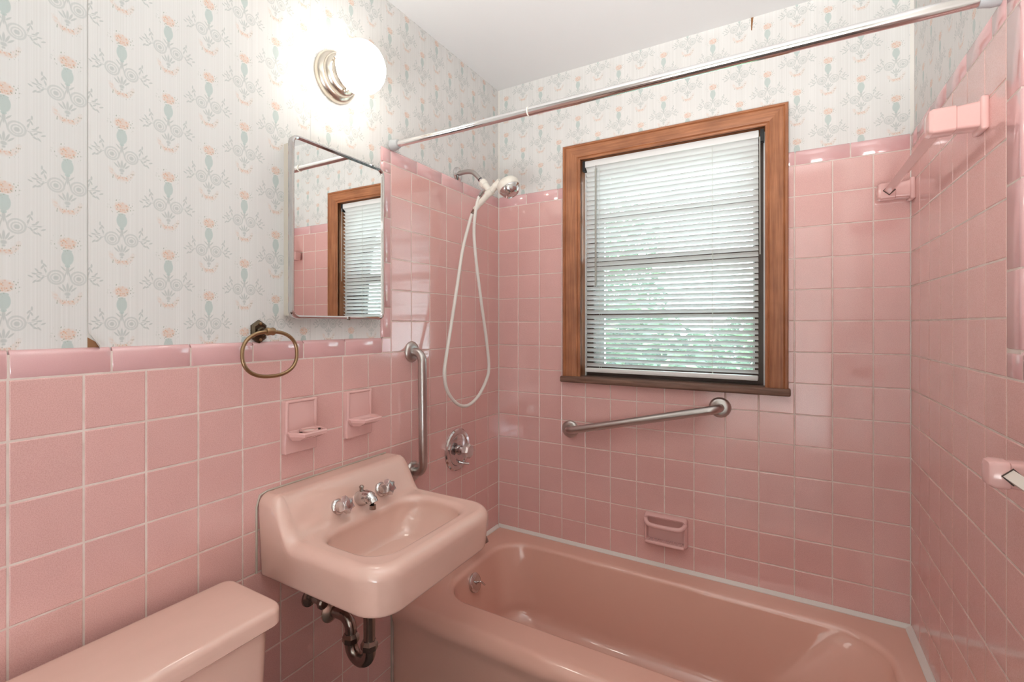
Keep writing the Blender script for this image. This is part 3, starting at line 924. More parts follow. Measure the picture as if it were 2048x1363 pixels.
for k in range(1, 13):
    t = k / 12
    zz = 0.325 - 0.21 * t
    f = t * 0.8
    rings.append(tubring(I[0] + 0.02 + (B[0] - I[0] - 0.02) * f, I[1] - 0.02 + (B[1] - I[1] + 0.02) * (t ** 1.15) * 0.85, I[2] + 0.02 + (B[2] - I[2] - 0.02) * f, I[3] - 0.02 + (B[3] - I[3] + 0.02) * f, (0.125, 0.16, 0.16, 0.125), zz))
last = rings[-1]
xa, xb = min(p[0] for p in last), max(p[0] for p in last); ya, yb = min(p[1] for p in last), max(p[1] for p in last)
for k in range(1, 8):
    an = math.pi / 2 * k / 7
    e = 0.07 * (1 - math.cos(an))
    rings.append(tubring(xa + e, xb - e, ya + e, yb - e, (0.11, 0.14, 0.14, 0.11), 0.115 - 0.07 * math.sin(an)))
rings.append(tubring(xa + 0.15, xb - 0.25, ya + 0.16, yb - 0.16, (0.03,) * 4, 0.040))
mb = MB(); mb.loft(rings, False, True)
mb.build('tub_shell', 'tub_enamel', tub, 40)
# overflow plate in the sloping drain end
oc = Vector((0.119, -0.402, 0.286))
nn = Vector((0.96, 0, 0.27))
ov = MB().lathe([(-0.02, 0.036), (0.006, 0.0365), (0.0085, 0.034), (0.011, 0.026), (0.012, 0.0)], AX(oc, nn), 28, False, False).build('overflow_plate', 'chrome', tub, 40, label='round chrome overflow plate')
MB().tube([oc + nn * 0.010, oc + nn * 0.030 + Vector((0, 0, 0.004)), oc + nn * 0.034 + Vector((0.004, 0.018, -0.016))], 0.0038, 8, smooth=4).build('trip_lever', 'chrome', ov, 50, label='small chrome lever')
MB().lathe([(0.0, 0.034), (0.003, 0.033), (0.0035, 0.024), (0.001, 0.02)], AX((0.31, -0.37, 0.0412), (0, 0, 1)), 24).build('drain', 'chrome', tub, 40)

# tub spout (mostly hidden by the sink)
sp = thing('tub_spout', (0, -0.35, 0.44), 'chrome tub spout on the tiled wall, mostly hidden by the sink corner', 'spout')
MB().tube([(0.0, -0.35, 0.447), (0.05, -0.35, 0.447), (0.090, -0.35, 0.446), (0.118, -0.35, 0.440), (0.128, -0.35, 0.424)], 0.024, 16, smooth=5).build('spout_body', 'old_chrome', sp, 50)
MB().lathe([(0, 0.034), (0.006, 0.032), (0.010, 0.026)], AX((0, -0.35, 0.447), (1, 0, 0)), 24).build('escutcheon', 'old_chrome', sp, 40)

# ------------------------------------------------------------------ sink
SY, SW, SD = -1.010, 0.255, 0.432      # centre, half width, depth
sink = thing('sink', (0, SY, 0.66), 'peach pink wall-hung porcelain sink beside the bathtub', 'sink')
SR, ZR = 0.772, 0.100
def splash(x):
    t = max(0.0, min(1.0, (0.136 - x) / 0.080))
    return ZR * (t * t * (3 - 2 * t)) ** 1.1
def srr(x0, x1, y0, y1, r): return rrect(x0, x1, y0, y1, r, 10, (30, 26))
Oo = lambda e: srr(0.0006, SD - e, SY - SW + e, SY + SW - e, (0.012, max(0.02, 0.085 - e), max(0.02, 0.085 - e), 0.012))
Bi = lambda e: srr(0.124 + e, 0.386 - e, SY - 0.208 + e, SY + 0.208 - e, (max(0.02, 0.085 - e * 0.4),) * 4)
rings = []
def R_(pts, zf): rings.append([(x, y, zf(x, y)) for x, y in pts])
# underside -> skirt -> rounded shoulder -> rim -> bowl
R_(Oo(0.060), lambda x, y: 0.662)
R_(Oo(0.022), lambda x, y: 0.660)
for k in range(0, 5):
    an = math.pi / 2 * k / 4
    e = 0.008 + 0.010 * (1 - math.sin(an)); zb = 0.658 + 0.010 * (1 - math.cos(an))
    R_(Oo(e), lambda x, y, zb=zb: zb)
for t in (0.25, 0.5, 0.75, 1.0):
    R_(Oo(0.008 * (1 - t)), lambda x, y, t=t: 0.668 + (SR - 0.028 + splash(x) - 0.668) * t)
for k in range(1, 8):
    an = math.pi / 2 * k / 7
    e = 0.028 * (1 - math.cos(an))
    R_(Oo(e), lambda x, y, an=an: SR - 0.028 + splash(x) + 0.028 * math.sin(an))
outer = Oo(0.028); inner = Bi(0)
for k in range(1, 15):
    t = k / 14
    pts = [(a[0] + (b_[0] - a[0]) * t, a[1] + (b_[1] - a[1]) * t) for a, b_ in zip(outer, inner)]
    R_(pts, lambda x, y, t=t: SR + splash(x) - 0.0015 * t)
for k in range(1, 7):
    an = math.pi / 2 * k / 6
    e = 0.020 * math.sin(an)
    R_(Bi(e), lambda x, y, an=an: SR - 0.0015 + splash(x) * (1 - k / 6.0) - 0.020 * (1 - math.cos(an)))
for k in range(1, 11):
    t = k / 10
    s = 1 - 0.26 * t ** 1.6
    base = Bi(0.020); cx = 0.255 - 0.02 * t
    R_([(cx + (x - 0.255) * s, SY + (y - SY) * s) for x, y in base], lambda x, y, t=t: SR - 0.0215 - 0.080 * t)
prev = [(p[0], p[1]) for p in rings[-1]]
for k in range(1, 9):
    t = k / 8
    s = (1 - t) ** 0.9 * 0.96 + 0.04
    R_([(0.242 + (x - 0.242) * s + (-0.03) * t, SY + (y - SY) * s) for x, y in prev], lambda x, y, t=t: 0.6705 - 0.034 * math.sin(math.pi / 2 * t))
mb = MB(); mb.loft(rings, True, True)
mb.build('basin', 'porcelain', sink, 60)
MB().lathe([(0.0, 0.024), (0.003, 0.0235), (0.004, 0.018), (0.001, 0.014)], AX((0.212, SY, 0.6368), (0, 0, 1)), 24).build('drain', 'old_chrome', sink, 40, label='chrome drain ring')
# dried caulk line along the wall
mb = MB()
mb.tube([(0.001, SY - SW - 0.001, 0.668), (0.001, SY - SW - 0.001, 0.84), (0.001, SY - SW + 0.008, 0.868), (0.001, SY - SW + 0.03, 0.8735), (0.001, SY, 0.8735), (0.001, SY + SW - 0.03, 0.8735)], 0.0028, 6)
mb.build('caulk_line', 'old_caulk', sink, 50, label='dirty caulk line along the wall')
# faucet: spout and two acrylic-look chrome handles on the sloping back
ax = Vector((0.93, 0, 0.36)).normalized()
def handle(y):
    o = Vector((0.106, y, SR + splash(0.106) + 0.004))
    h = MB().lathe([(-0.012, 0.021), (0.004, 0.0215), (0.007, 0.019), (0.008, 0.0165), (0.024, 0.0155), (0.027, 0.012)], AX(o, ax), 24).build('handle', 'chrome', sink, 40)
    star = [((0.0245 if k % 2 == 0 else 0.0175) * math.cos(2 * math.pi * k / 12), (0.0245 if k % 2 == 0 else 0.0175) * math.sin(2 * math.pi * k / 12)) for k in range(12)]
    MB().prism(star, AX(o + ax * 0.026, ax), 0, 0.020, 0.003, 0.004).build('knob', 'acrylic', h, 40, label='fluted chrome knob')
    MB().lathe([(0, 0.0125), (0.004, 0.012), (0.005, 0.007), (0.0055, 0.0)], AX(o + ax * 0.045, ax), 20, False, False).build('knob_button', 'chrome', h, 40)
handle(-1.088); handle(-0.918)
o = Vector((0.106, -1.003, SR + splash(0.106) + 0.002))
spo = MB().tube([o - ax * 0.012, o + ax * 0.014, o + ax * 0.034 + Vector((0, 0, -0.001)), o + Vector((0.046, 0, 0.004)), o + Vector((0.053, 0, -0.004))], [0.022, 0.020, 0.0175, 0.0155, 0.0145], 18, smooth=5).build('faucet_spout', 'chrome', sink, 50, label='short chrome spout')
MB().lathe([(0, 0.0095), (0.012, 0.009)], AX(o + Vector((0.049, 0, -0.022)), (0, 0, 1)), 16).build('aerator', 'old_chrome', spo, 40)
MB().lathe([(0, 0.006), (0.012, 0.0055), (0.018, 0.0075), (0.022, 0.004)], AX(o + ax * 0.004 + Vector((0, 0, 0.016)), (0, 0, 1)), 14).build('popup_rod', 'old_chrome', spo, 40)

# drain trap -----------------------------------------------------------------
ty = -1.022
trap = thing('drain_trap', (0.1, ty, 0.325), 'tarnished chrome P-trap drain pipe hanging under the sink', 'pipe')
xr, xl, rb, zc = 0.160, 0.086, 0.037, 0.384
MB().tube([(xr, ty, 0.636), (xr, ty, 0.40)], 0.0165, 18).build('tailpiece', 'old_chrome', trap, 50)
u = [(xr, ty, 0.412)] + [((xr + xl) / 2 + rb * math.cos(a), ty, zc + rb * 1.05 * math.sin(a)) for a in [-math.pi * k / 14 for k in range(15)]] + [(xl, ty, 0.405)]
MB().tube(u, 0.0185, 18).build('trap_bend', 'old_chrome', trap, 50)
MB().tube([(xl, ty, 0.402), (xl, ty, 0.418), (xl - 0.006, ty, 0.438), (xl - 0.024, ty, 0.452), (xl - 0.045, ty, 0.454), (0.0, ty, 0.452)], 0.0165, 18, smooth=5).build('trap_arm', 'old_chrome', trap, 50)
for x, z in ((xr, 0.402), (xl, 0.398)):
    MB().lathe([(-0.013, 0.021), (-0.010, 0.0245), (0.004, 0.0245), (0.008, 0.022), (0.014, 0.019)], AX((x, ty, z), (0, 0, 1)), 8).build('slip_nut', 'old_chrome', trap, 20)
MB().lathe([(0.0, 0.036), (0.004, 0.0355), (0.010, 0.028), (0.016, 0.020)], AX((0.0, ty, 0.452), (1, 0, 0)), 28).build('escutcheon', 'nickel', trap, 40, label='flared wall flange')
sv = thing('stop_valve', (0.0, -1.10, 0.52), 'small tarnished water stop valve on the wall beneath the sink', 'valve')
MB().lathe([(0, 0.027), (0.005, 0.026), (0.010, 0.016)], AX((0, -1.10, 0.528), (1, 0, 0)), 24).build('escutcheon', 'old_chrome', sv, 40)
MB().tube([(0.0, -1.10, 0.528), (0.05, -1.10, 0.528)], 0.010, 12).build('valve_body', 'old_chrome', sv, 40)
MB().lathe([(0, 0.016), (0.004, 0.018), (0.012, 0.018), (0.016, 0.014)], AX((0.05, -1.10, 0.528), (1, 0, 0)), 12).build('valve_handle', 'old_chrome', sv, 30)
MB().tube([(0.034, -1.10, 0.528), (0.036, -1.10, 0.58), (0.05, -1.085, 0.63), (0.07, -1.075, 0.70)], 0.005, 8, smooth=4).build('supply_tube', 'old_chrome', sv, 50)

# ------------------------------------------------------------------ toilet
toilet = thing('toilet', (0.13, -1.60, 0), 'peach pink toilet with a flat tank lid next to the sink', 'toilet')
def lrings(spec, nc=8):
    out = []
    for x0, x1, y0, y1, r, z in spec: out.append([(x, y, z) for x, y in rrect(x0, x1, y0, y1, (r * 0.6, r, r, r * 0.6), nc, (8, 14))])
    return out
TY0, TY1 = -1.852, -1.352
spec = []
for e, z in ((0.012, 0.664), (0.004, 0.665), (0.0, 0.669), (0.0, 0.692)):
    spec.append((0.026 + e, 0.238 - e, TY0 + e, TY1 - e, 0.034, z))
for k in range(1, 6):
    an = math.pi / 2 * k / 5
    e = 0.014 * (1 - math.cos(an)); spec.append((0.026 + e, 0.238 - e, TY0 + e, TY1 - e, 0.034, 0.692 + 0.014 * math.sin(an)))
spec.append((0.026 + 0.03, 0.238 - 0.03, TY0 + 0.03, TY1 - 0.03, 0.03, 0.7085))
mb = MB(); mb.loft(lrings(spec), True, True); mb.build('tank_lid', 'porcelain', toilet, 40)
mb = MB(); mb.loft(lrings([(0.045, 0.205, TY0 + 0.04, TY1 - 0.04, 0.04, 0.36), (0.035, 0.214, TY0 + 0.03, TY1 - 0.028, 0.035, 0.40), (0.032, 0.218, TY0 + 0.022, TY1 - 0.020, 0.03, 0.66), (0.032, 0.218, TY0 + 0.022, TY1 - 0.020, 0.03, 0.667)]), True, True)
mb.build('tank', 'porcelain', toilet, 40)
rs = []
for z, sx, sy, cx in ((0.0, 0.11, 0.10, 0.36), (0.05, 0.10, 0.085, 0.36), (0.20, 0.13, 0.11, 0.38), (0.32, 0.20, 0.16, 0.42), (0.375, 0.24, 0.185, 0.44), (0.39, 0.235, 0.18, 0.44)):
    rs.append([(cx + sx * math.cos(2 * math.pi * k / 32), -1.602 + sy * math.sin(2 * math.pi * k / 32), z) for k in range(32)])
mb = MB(); mb.loft(rs, True, True); mb.build('bowl', 'porcelain', toilet, 50)
MB().rbox((0.045, -1.72, 0.27), (0.26, -1.484, 0.365), 0.02, 3).build('shelf', 'porcelain', toilet, 40)
rs = []
for z, s in ((0.391, 0.96), (0.40, 1.0), (0.415, 1.0), (0.424, 0.95)):
    rs.append([(0.44 + 0.235 * s * math.cos(2 * math.pi * k / 32), -1.602 + 0.185 * s * math.sin(2 * math.pi * k / 32), z) for k in range(32)])
mb = MB(); mb.loft(rs, True, True); mb.build('seat_lid', 'porcelain', toilet, 40)

# ------------------------------------------------------------------ medicine cabinet
cab = thing('medicine_cabinet', (0.0, -1.0, 1.33), 'recessed medicine cabinet with a rounded chrome-framed mirror door', 'cabinet')
MB().box((-0.09, -1.1774, 1.338), (0.014, -0.83, 1.811)).build('cabinet_body', 'enamel_cream', cab, 0, label='cream metal cabinet box')
DY0, DY1, DZ0, DZ1 = -1.1860, -0.8205, 1.329, 1.832
def dm(x, y, z):
    # door hangs a touch proud on its free side
    return (x + (-(y + 0.82)) * 0.012, y, z)
def door_ring(e, x, r): return [dm(x, y, z) for y, z in rrect(DY0 + e, DY1 - e, DZ0 + e, DZ1 - e, (r,) * 4, 8, (6, 6))]
mb = MB()
mb.loft([door_ring(0.010, 0.016, 0.018), door_ring(0.0, 0.016, 0.024), door_ring(0.0, 0.027, 0.024), door_ring(0.002, 0.031, 0.023), door_ring(0.006, 0.032, 0.020), door_ring(0.0095, 0.030, 0.017), door_ring(0.010, 0.0245, 0.016)], False, False)
mb.build('door_frame', 'chrome', cab, 40, label='thin chrome door frame')
mb = MB(); mb.loft([door_ring(0.0098, 0.0262, 0.016)[:], door_ring(0.0101, 0.0252, 0.016)], False, False)
pts = door_ring(0.0098, 0.0258, 0.016); pb = door_ring(0.0098, 0.0170, 0.016)
mb = MB(); mb.loft([pb, pts], True, True); mb.build('mirror_glass', 'mirror', cab, 20, label='silvered mirror')
MB().box((0.031, -0.985, DZ0 - 0.002), (0.036, -0.978, DZ0 + 0.008)).build('door_pull', 'chrome', cab, 0)

# ------------------------------------------------------------------ wall lamp
LY, LZ = -1.0005, 2.070
lamp = thing('wall_lamp', (0, LY, LZ), 'glowing white glass globe lamp on a stepped nickel base', 'lamp')
M = AX((-PB, LY, LZ), (1, 0, 0))
MB().lathe([(0.0, 0.076), (0.010, 0.0765), (0.018, 0.074), (0.024, 0.068), (0.026, 0.063), (0.034, 0.0625), (0.040, 0.060), (0.045, 0.054), (0.047, 0.049), (0.058, 0.0485), (0.062, 0.046), (0.062, 0.03)], M, 48).build('lamp_base', 'nickel', lamp, 30, label='stepped brushed nickel base')
MB().lathe([(0.056, 0.040), (0.064, 0.047), (0.074, 0.060), (0.086, 0.069), (0.102, 0.0745), (0.120, 0.0755), (0.138, 0.072), (0.152, 0.065), (0.163, 0.055), (0.170, 0.042), (0.176, 0.022), (0.179, 0.004)], M, 48, True, True).build('lamp_globe', 'lamp_glass', lamp, 60, label='lit white glass globe')
for k in range(3):
    a = 2 * math.pi * k / 3 + 0.5
    MB().lathe([(0, 0.004), (0.006, 0.004), (0.008, 0.002)], AX((0.045, LY + 0.049 * math.cos(a), LZ + 0.049 * math.sin(a)), (0, math.cos(a), math.sin(a))), 8).build('thumb_screw', 'nickel', lamp, 30)

# ------------------------------------------------------------------ shower rod
rod = thing('shower_rod', (W / 2, -0.748, 1.937), 'chrome telescoping shower curtain rod spanning the tub', 'rod')
def rz(x): return 1.9395 - 0.004 * x
MB().tube([(0.012, -0.750, rz(0)), (0.545, -0.749, rz(0.545))], 0.0112, 20).build('inner_tube', 'rod_chrome', rod, 50)
MB().tube([(0.53, -0.749, rz(0.53)), (W - 0.012, -0.747, rz(W))], 0.0130, 20).build('outer_tube', 'rod_chrome', rod, 50)
MB().lathe([(0, 0.0136), (0.004, 0.0136)], AX((0.528, -0.749, rz(0.528)), (1, 0, 0)), 20).build('collar', 'white_plastic', rod, 40, label='thin white collar')
for x, d in ((0.0, 1), (W, -1)):
    MB().lathe([(0, 0.0195), (0.012, 0.0195), (0.022, 0.0165), (0.030, 0.0150)], AX((x, -0.750 if d > 0 else -0.747, rz(x)), (d, 0, 0)), 20).build('end_cap', 'grey_plastic', rod, 40, label='grey rubber end cap')

# ------------------------------------------------------------------ grab bars
def grab(name, M, p, q, label, loc, r=0.016, out=0.050):
    t = thing(name, loc, label, 'grab bar', 'steel grab bars by the tub')
    p, q = Vector((p[0], p[1], 0)), Vector((q[0], q[1], 0))
    d = (q - p).normalized(); k = Vector((0, 0, 1))
    path = [p, p + k * (out - 0.034)]
    for i in range(1, 9):
        a = math.pi / 2 * i / 8
        path.append(p + k * (out - 0.034 + 0.034 * math.sin(a)) + d * 0.034 * (1 - math.cos(a)))
    for i in range(0, 9):
        a = math.pi / 2 * i / 8
        path.append(q + k * (out - 0.034 + 0.034 * math.cos(a)) - d * 0.034 * (1 - math.sin(a)))
    path.append(q)
    MB().tube([M @ v for v in path], r, 20).build('bar', 'steel', t, 50)
    for c in (p, q):
        MB().lathe([(0.0, 0.0385), (0.004, 0.038), (0.010, 0.033), (0.0125, 0.026), (0.013, 0.0165)], M @ AX(c, k), 36).build('flange', 'steel', t, 35)
grab('grab_bar', LEFT, (-0.646, 1.213), (-0.640, 0.772), 'brushed steel grab bar set upright on the shower wall', (0, -0.643, 0.772))
grab('grab_bar', BACK, (0.3657, 0.8524), (0.9636, 1.0006), 'brushed steel grab bar set at a slant below the window', (0.665, 0, 0.8524))

# ------------------------------------------------------------------ shower
SHY = -0.337
arm = thing('shower_bracket', (0, SHY, 1.948), 'chrome shower arm with a white holder bracket high on the shower wall', 'shower bracket')
MB().lathe([(0.0, 0.031), (0.004, 0.0305), (0.009, 0.024), (0.012, 0.012)], AX((-0.009, SHY, 1.948), (1, 0, 0)), 32).build('escutcheon', 'chrome', arm, 40)
MB().tube([(-0.005, SHY, 1.950), (0.035, SHY, 1.952), (0.066, SHY, 1.946), (0.088, SHY, 1.928), (0.104, SHY, 1.910)], 0.0095, 16, smooth=6).build('arm_pipe', 'steel', arm, 50)
ad = Vector((0.66, 0, -0.75)).normalized()
a0 = Vector((0.104, SHY, 1.910))
MB().lathe([(0, 0.0100), (0.006, 0.0100)], AX(a0, ad), 16).build('dark_ring', 'black', arm, 40)
MB().lathe([(0.006, 0.0105), (0.016, 0.0105)], AX(a0, ad), 16).build('coupling', 'chrome', arm, 40)
hb = MB().lathe([(0.014, 0.0150), (0.018, 0.0175), (0.036, 0.0175), (0.040, 0.0145), (0.060, 0.0130), (0.066, 0.010)], AX(a0, ad), 12).build('holder', 'white_plastic', arm, 30, label='white plastic holder bracket')
hd = Vector((0.82, 0, 0.40)).normalized()       # direction of the handset from its hose end to its head
hp = Vector((0.150, SHY, 1.848))
MB().lathe([(-0.014, 0.0155), (0.014, 0.0160)], AX(hp, hd), 16).build('cradle', 'white_plastic', hb, 30)
h0 = Vector((0.079, SHY, 1.789)); 
MB().tube([a0 + ad * 0.058, Vector((0.120, SHY - 0.002, 1.858)), Vector((0.100, SHY - 0.002, 1.838))], 0.0075, 10).build('hose_outlet', 'chrome', hb, 50)
hs = thing('hand_shower', (0.079, SHY, 1.77), 'white hand shower with a chrome spray face resting in its holder', 'shower head')
MB().tube([h0, h0 + Vector((0.035, 0, 0.030)), hp, hp + Vector((0.030, 0, 0.024)), hp + Vector((0.052, 0, 0.036))], [0.0105, 0.0125, 0.0135, 0.0135, 0.015, 0.017], 16, smooth=6).build('handle', 'white_plastic', hs, 50)
hc = Vector((0.232, SHY, 1.872)); fn = Vector((0.46, 0.0, -0.89)).normalized()
MB().lathe([(-0.022, 0.006), (-0.020, 0.020), (-0.012, 0.036), (0.0, 0.0445), (0.018, 0.0455), (0.022, 0.044)], AX(hc, fn), 36).build('head_shell', 'white_plastic', hs, 35)
MB().lathe([(0.020, 0.0425), (0.028, 0.0415), (0.044, 0.033), (0.050, 0.027), (0.048, 0.022), (0.051, 0.018), (0.052, 0.0)], AX(hc, fn), 36, True, False).build('spray_face', 'chrome', hs, 30, label='chrome spray face')
MB().lathe([(-0.020, 0.0075), (-0.004, 0.0085), (0.004, 0.0105)], AX(h0, (0.66, 0, 0.75)), 10).build('hose_nut', 'old_chrome', hs, 30)
hose_pts = [h0 + Vector((-0.012, 0, -0.014)), (0.060, SHY - 0.010, 1.74), (0.058, -0.395, 1.62), (0.060, -0.440, 1.46), (0.064, -0.488, 1.30), (0.068, -0.526, 1.18), (0.070, -0.538, 1.12), (0.070, -0.515, 1.055), (0.069, -0.450, 1.00), (0.068, -0.376, 0.983), (0.066, -0.290, 1.010), (0.066, -0.222, 1.075), (0.068, -0.206, 1.130), (0.068, -0.225, 1.24), (0.070, -0.275, 1.42), (0.073, -0.318, 1.58), (0.078, -0.342, 1.70), (0.090, -0.345, 1.79), (0.102, SHY - 0.003, 1.840)]
hose = MB().tube(hose_pts, 0.0066, 10, smooth=6).build('shower_hose', 'hose', None, 60)
hose['label'] = 'long white shower hose hanging in a narrow loop'; hose['category'] = 'hose'

# valve ---------------------------------------------------------------------
va = thing('shower_valve', (0, -0.352, 0.79), 'round chrome shower valve plate with a knob and small lever', 'valve')
vc = Vector((0, -0.352, 0.790))
MB().lathe([(0.0, 0.088), (0.004, 0.088), (0.009, 0.083), (0.0105, 0.068), (0.008, 0.064), (0.010, 0.058), (0.012, 0.02)], AX(vc, (1, 0, 0)), 48).build('valve_plate', 'chrome', va, 35)
MB().lathe([(0.009, 0.022), (0.030, 0.0175), (0.046, 0.0165)], AX(vc, (1, 0, 0)), 24).build('stem', 'chrome', va, 35)
star = [((0.032 if k % 2 == 0 else 0.028) * math.cos(2 * math.pi * k / 16), (0.032 if k % 2 == 0 else 0.028) * math.sin(2 * math.pi * k / 16)) for k in range(16)]
kb = MB().prism(star, AX(vc + Vector((0.044, 0, 0)), (1, 0, 0)), 0, 0.024, 0.005, 0.007).build('valve_knob', 'acrylic', va, 30, label='fluted chrome knob')
MB().tube([vc + Vector((0.010, 0.0, -0.052)), vc + Vector((0.028, 0.010, -0.056)), vc + Vector((0.044, 0.024, -0.060))], 0.0055, 10, smooth=4).build('diverter_lever', 'chrome', va, 50)

# ------------------------------------------------------------------ towel ring
ring = thing('towel_ring', (0, -1.2555, 1.2945), 'antique brass towel ring on a dark bracket beneath the wallpaper', 'towel ring')
pl = [(0.0, 0.031), (-0.021, 0.017), (-0.021, -0.017), (0.0, -0.031), (0.021, -0.017), (0.021, 0.017)]
MR = Matrix.Translation((-PB, -1.2555, 1.2945)) @ LEFT
bp = MB().prism(pl, MR, 0.0, 0.012, 0.006, 0.005).build('backplate', 'dark_brass', ring, 25, label='dark bronze backplate')
MB().prism([(x * 0.55, y * 0.42) for x, y in pl], MR, 0.011, 0.022, 0.003, 0.004).build('boss', 'dark_brass', ring, 25)
for dz in (0.021, -0.021):
    MB().lathe([(0.011, 0.0042), (0.0135, 0.004), (0.0145, 0.002)], MR @ Matrix.Translation((0, dz, 0)), 12).build('screw', 'brass', bp, 30)
MB().tube([(0.008, -1.2555, 1.2945), (0.042, -1.2555, 1.2955)], 0.0058, 12).build('post', 'dark_brass', ring, 50)
MB().lathe([(-0.012, 0.0085), (-0.008, 0.0105), (0.0, 0.0092), (0.008, 0.0105), (0.012, 0.0085)], AX((0.043, -1.2555, 1.2955), (0, 1, 0)), 16).build('ring_clip', 'brass', ring, 40)
rp = []
for k in range(72):
    a = 2 * math.pi * k / 72
    cx_, sx_ = math.cos(a), math.sin(a)
    e = 2.35
    rp.append((0.043 + 0.006 * (1 - sx_) * 0.5, -1.2555 + 0.078 * math.copysign(abs(cx_) ** (2 / e), cx_), 1.238 + 0.057 * math.copysign(abs(sx_) ** (2 / e), sx_)))
MB().tube(rp, 0.0048, 12, close=True).build('ring', 'brass', ring, 60, label='oval antique brass ring')

# ------------------------------------------------------------------ ceramic dishes on the sink wall
def wall_dish(name, hole, label, holes):
    u0, u1, v0, v1 = hole
    t = thing(name, (0, (u0 + u1) / 2, v0), label, 'dish')
    a, b_, c, d = u0 + G, u1 - G, v0 + G, v1 - G
    MB().rbox((a, c, -0.008), (b_, d, 0.017), 0.004, 3, LEFT).build('back_plate', 'ceramic', t, 30)
    # raised side cheeks and top rib
    for s0 in (a, b_ - 0.012):
        MB().rbox((s0, c + 0.055, 0.010), (s0 + 0.010, d, 0.0205), 0.004, 3, LEFT).build('cheek', 'ceramic', t, 30)
    MB().rbox((a, d - 0.008, 0.010), (b_, d, 0.0200), 0.004, 3, LEFT).build('top_rib', 'ceramic', t, 30)
    # shelf: trapezoid tray sticking out of the plate
    zs = c + 0.060
    out = [(a + 0.004, 0.012), (b_ - 0.004, 0.012), (b_ + 0.001, 0.034), (b_ - 0.016, 0.078), (a + 0.016, 0.078), (a - 0.001, 0.034)]
    M2 = LEFT @ Matrix(((1, 0, 0, 0), (0, 0, 1, 0), (0, 1, 0, 0), (0, 0, 0, 1)))
    # local (u, out, v): build by hand
    def P3(u_, o_, v_): return LEFT @ Vector((u_, v_, o_))
    k = len(out); mb = MB()
    ins = offset_poly(out, 0.007); low = [(x, min(y, 0.05)) for x, y in offset_poly(out, 0.010)]
    ring0 = [P3(x, y, zs - 0.020) for x, y in low]
    ring1 = [P3(x, y, zs - 0.008) for x, y in offset_poly(out, 0.002)]
    ring2 = [P3(x, y, zs) for x, y in out]
    ring3 = [P3(x, y, zs + 0.004) for x, y in offset_poly(out, 0.003)]
    ring4 = [P3(x, y, zs + 0.003) for x, y in ins]
    ring5 = [P3(x, y, zs - 0.004) for x, y in offset_poly(out, 0.011)]
    mb.loft([ring0, ring1, ring2, ring3, ring4, ring5], True, True)
    sh = mb.build('tray', 'ceramic', t, 30)
    if holes:
        cu = (a + b_) / 2
        MB().add(*torus_data(P3(cu, 0.046, zs + 0.003), 0.022, 0.0035)).build('cup_rim', 'ceramic', sh, 60)
        MB().lathe([(-0.004, 0.020), (0.0005, 0.020)], AX(P3(cu, 0.046, zs + 0.0005), (0, 0, 1)), 24).build('cup_well', 'grout', sh, 40, label='grout-coloured disc set in place of the cup hole')
        for du in (-0.036, 0.036):
            MB().lathe([(-0.003, 0.0042), (0.0012, 0.0042)], AX(P3(cu + du * 0.85, 0.052, zs + 0.003), (0, 0, 1)), 12).build('brush_hole_shade', 'dark_sash', sh, 40)  # dark discs painted for the shade inside the holes
def torus_data(c, R, r, n=32, m=8):
    vs, fs = [], []
    for i in range(n):
        a = 2 * math.pi * i / n
        for j in range(m):
            b_ = 2 * math.pi * j / m
            vs.append((c[0] + (R + r * math.cos(b_)) * math.cos(a), c[1] + (R + r * math.cos(b_)) * math.sin(a), c[2] + r * math.sin(b_)))
            fs.append((i * m + j, ((i + 1) % n) * m + j, ((i + 1) % n) * m + (j + 1) % m, i * m + (j + 1) % m))
    return vs, fs
wall_dish('tumbler_holder', DISH1, 'pink ceramic tumbler and toothbrush holder under the towel ring', True)
wall_dish('soap_dish', DISH2, 'pink ceramic soap dish with a plain tray above the sink', False)

# ------------------------------------------------------------------ tub soap dish with grab handle
t = thing('tub_soap_dish', (0.7687, 0, 0.437), 'pink ceramic soap dish with a grip bar on the tub wall', 'dish')
X0, X1, ZA, ZB = 0.686, 0.851, 0.437, 0.556
def frame_ring(e, h, r): return [BACK @ Vector((x, z, h)) for x, z in rrect(X0 + e, X1 - e, ZA + e, ZB - e, (r,) * 4, 6, (6, 6))]
mb = MB(); mb.loft([frame_ring(0.0, 0.0, 0.012), frame_ring(0.0, 0.008, 0.012), frame_ring(0.003, 0.022, 0.012), frame_ring(0.007, 0.027, 0.012), frame_ring(0.012, 0.025, 0.010), frame_ring(0.015, 0.003, 0.010)], False, True)
mb.build('dish_frame', 'ceramic', t, 40)
mb = MB().tube([BACK @ Vector(p) for p in ((X0 + 0.008, 0.534, 0.018), (X0 + 0.016, 0.524, 0.034), (X0 + 0.040, 0.518, 0.042), (X1 - 0.040, 0.518, 0.042), (X1 - 0.016, 0.524, 0.034), (X1 - 0.008, 0.534, 0.018))], 0.009, 12, smooth=5)
mb.build('grip_bar', 'ceramic', t, 60)
mb = MB()
mb.rbox((X0 + 0.008, ZA + 0.004, 0.004), (X1 - 0.008, ZA + 0.018, 0.040), 0.006, 3, BACK)
tr_ = mb.build('tray', 'ceramic', t, 40)
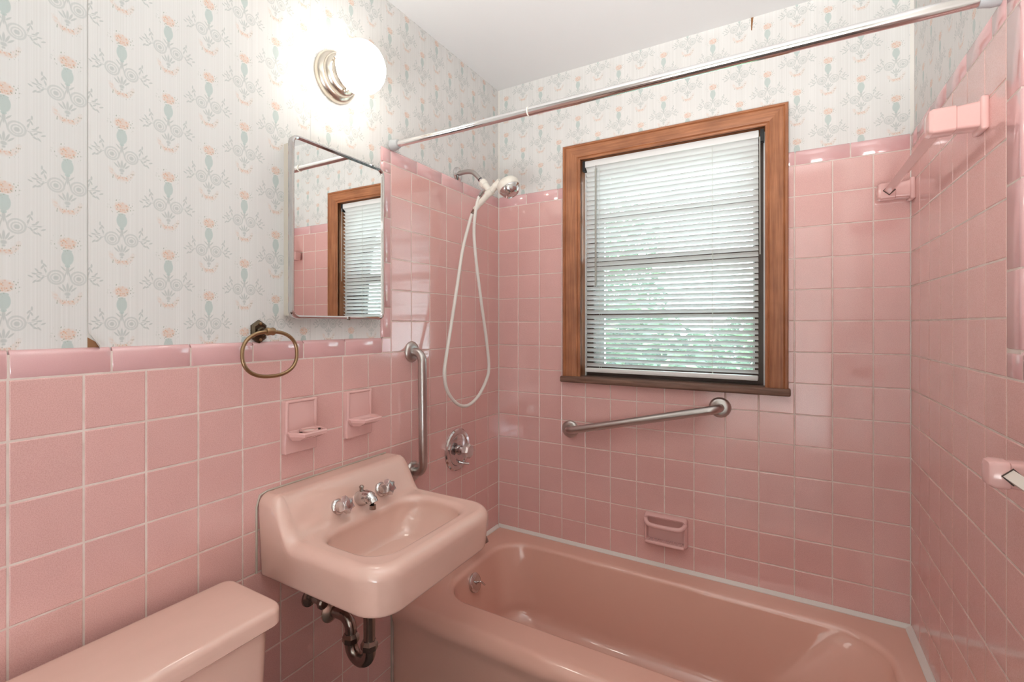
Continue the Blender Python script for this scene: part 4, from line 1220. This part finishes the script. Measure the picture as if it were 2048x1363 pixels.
for k in range(9):
    x = X0 + 0.022 + k * (X1 - X0 - 0.044) / 8
    MB().tube([BACK @ Vector((x, ZA + 0.0185, 0.010)), BACK @ Vector((x, ZA + 0.0175, 0.036))], 0.0032, 8).build('ridge', 'ceramic', tr_, 60)

# ------------------------------------------------------------------ towel bars
def towel_bar(name, z, ya, yb, out, label, mat_bar, k=1.0):
    t = thing(name, (W, (ya + yb) / 2, z), label, 'towel bar', 'ceramic towel bars')
    for y in (ya, yb):
        MB().rbox((W - 0.012, y - 0.030, z - 0.034), (W + 0.001, y + 0.030, z + 0.034), 0.005, 3).build('base_plate', 'ceramic', t, 35)
        mb = MB()
        rg = []
        for x, hy, hz in ((W - 0.010, 0.024, 0.026), (W - 0.045, 0.0215, 0.0235), (W - 0.047, 0.0235, 0.0255), (W - out - 0.020, 0.0235, 0.0255), (W - out - 0.026, 0.020, 0.022), (W - out - 0.028, 0.014, 0.016)):
            hy *= k; hz *= k
            rg.append([(x, y + a, z + b_) for a, b_ in rrect(-hy, hy, -hz, hz, (0.006,) * 4, 4, (2, 2))])
        mb.loft(rg, True, True); mb.build('post', 'ceramic', t, 30)
        s = -1 if y == max(ya, yb) else 1
        q = 0.0165 * k
        MB().prism([(q, 0), (0, q), (-q, 0), (0, -q)], AX((W - out, y + s * 0.0233 * k, z), (0, s, 0), (0, 0, 1)), 0, 0.0008).build('socket_shade', 'dark_sash', t, 0, label='dark diamond painted for shade in the bar hole')  # thin dark sheet painted as the shade around the bar end
    q = 0.0135 * k
    M = AX((W - out, min(ya, yb) + 0.018, z), (0, 1, 0), (0, 0, 1))
    MB().prism([(q, 0), (0, q), (-q, 0), (0, -q)], M, 0, abs(yb - ya) - 0.036).build('bar', mat_bar, t, 20)
towel_bar('towel_bar', 1.737, -0.660, -0.034, 0.062, 'square ceramic towel bar high on the wall near the corner', 'ceramic')
towel_bar('towel_bar', 1.076, -1.62, -0.940, 0.044, 'square ceramic towel bar set low with its pale bar running out of view', 'white_plastic', 0.84)
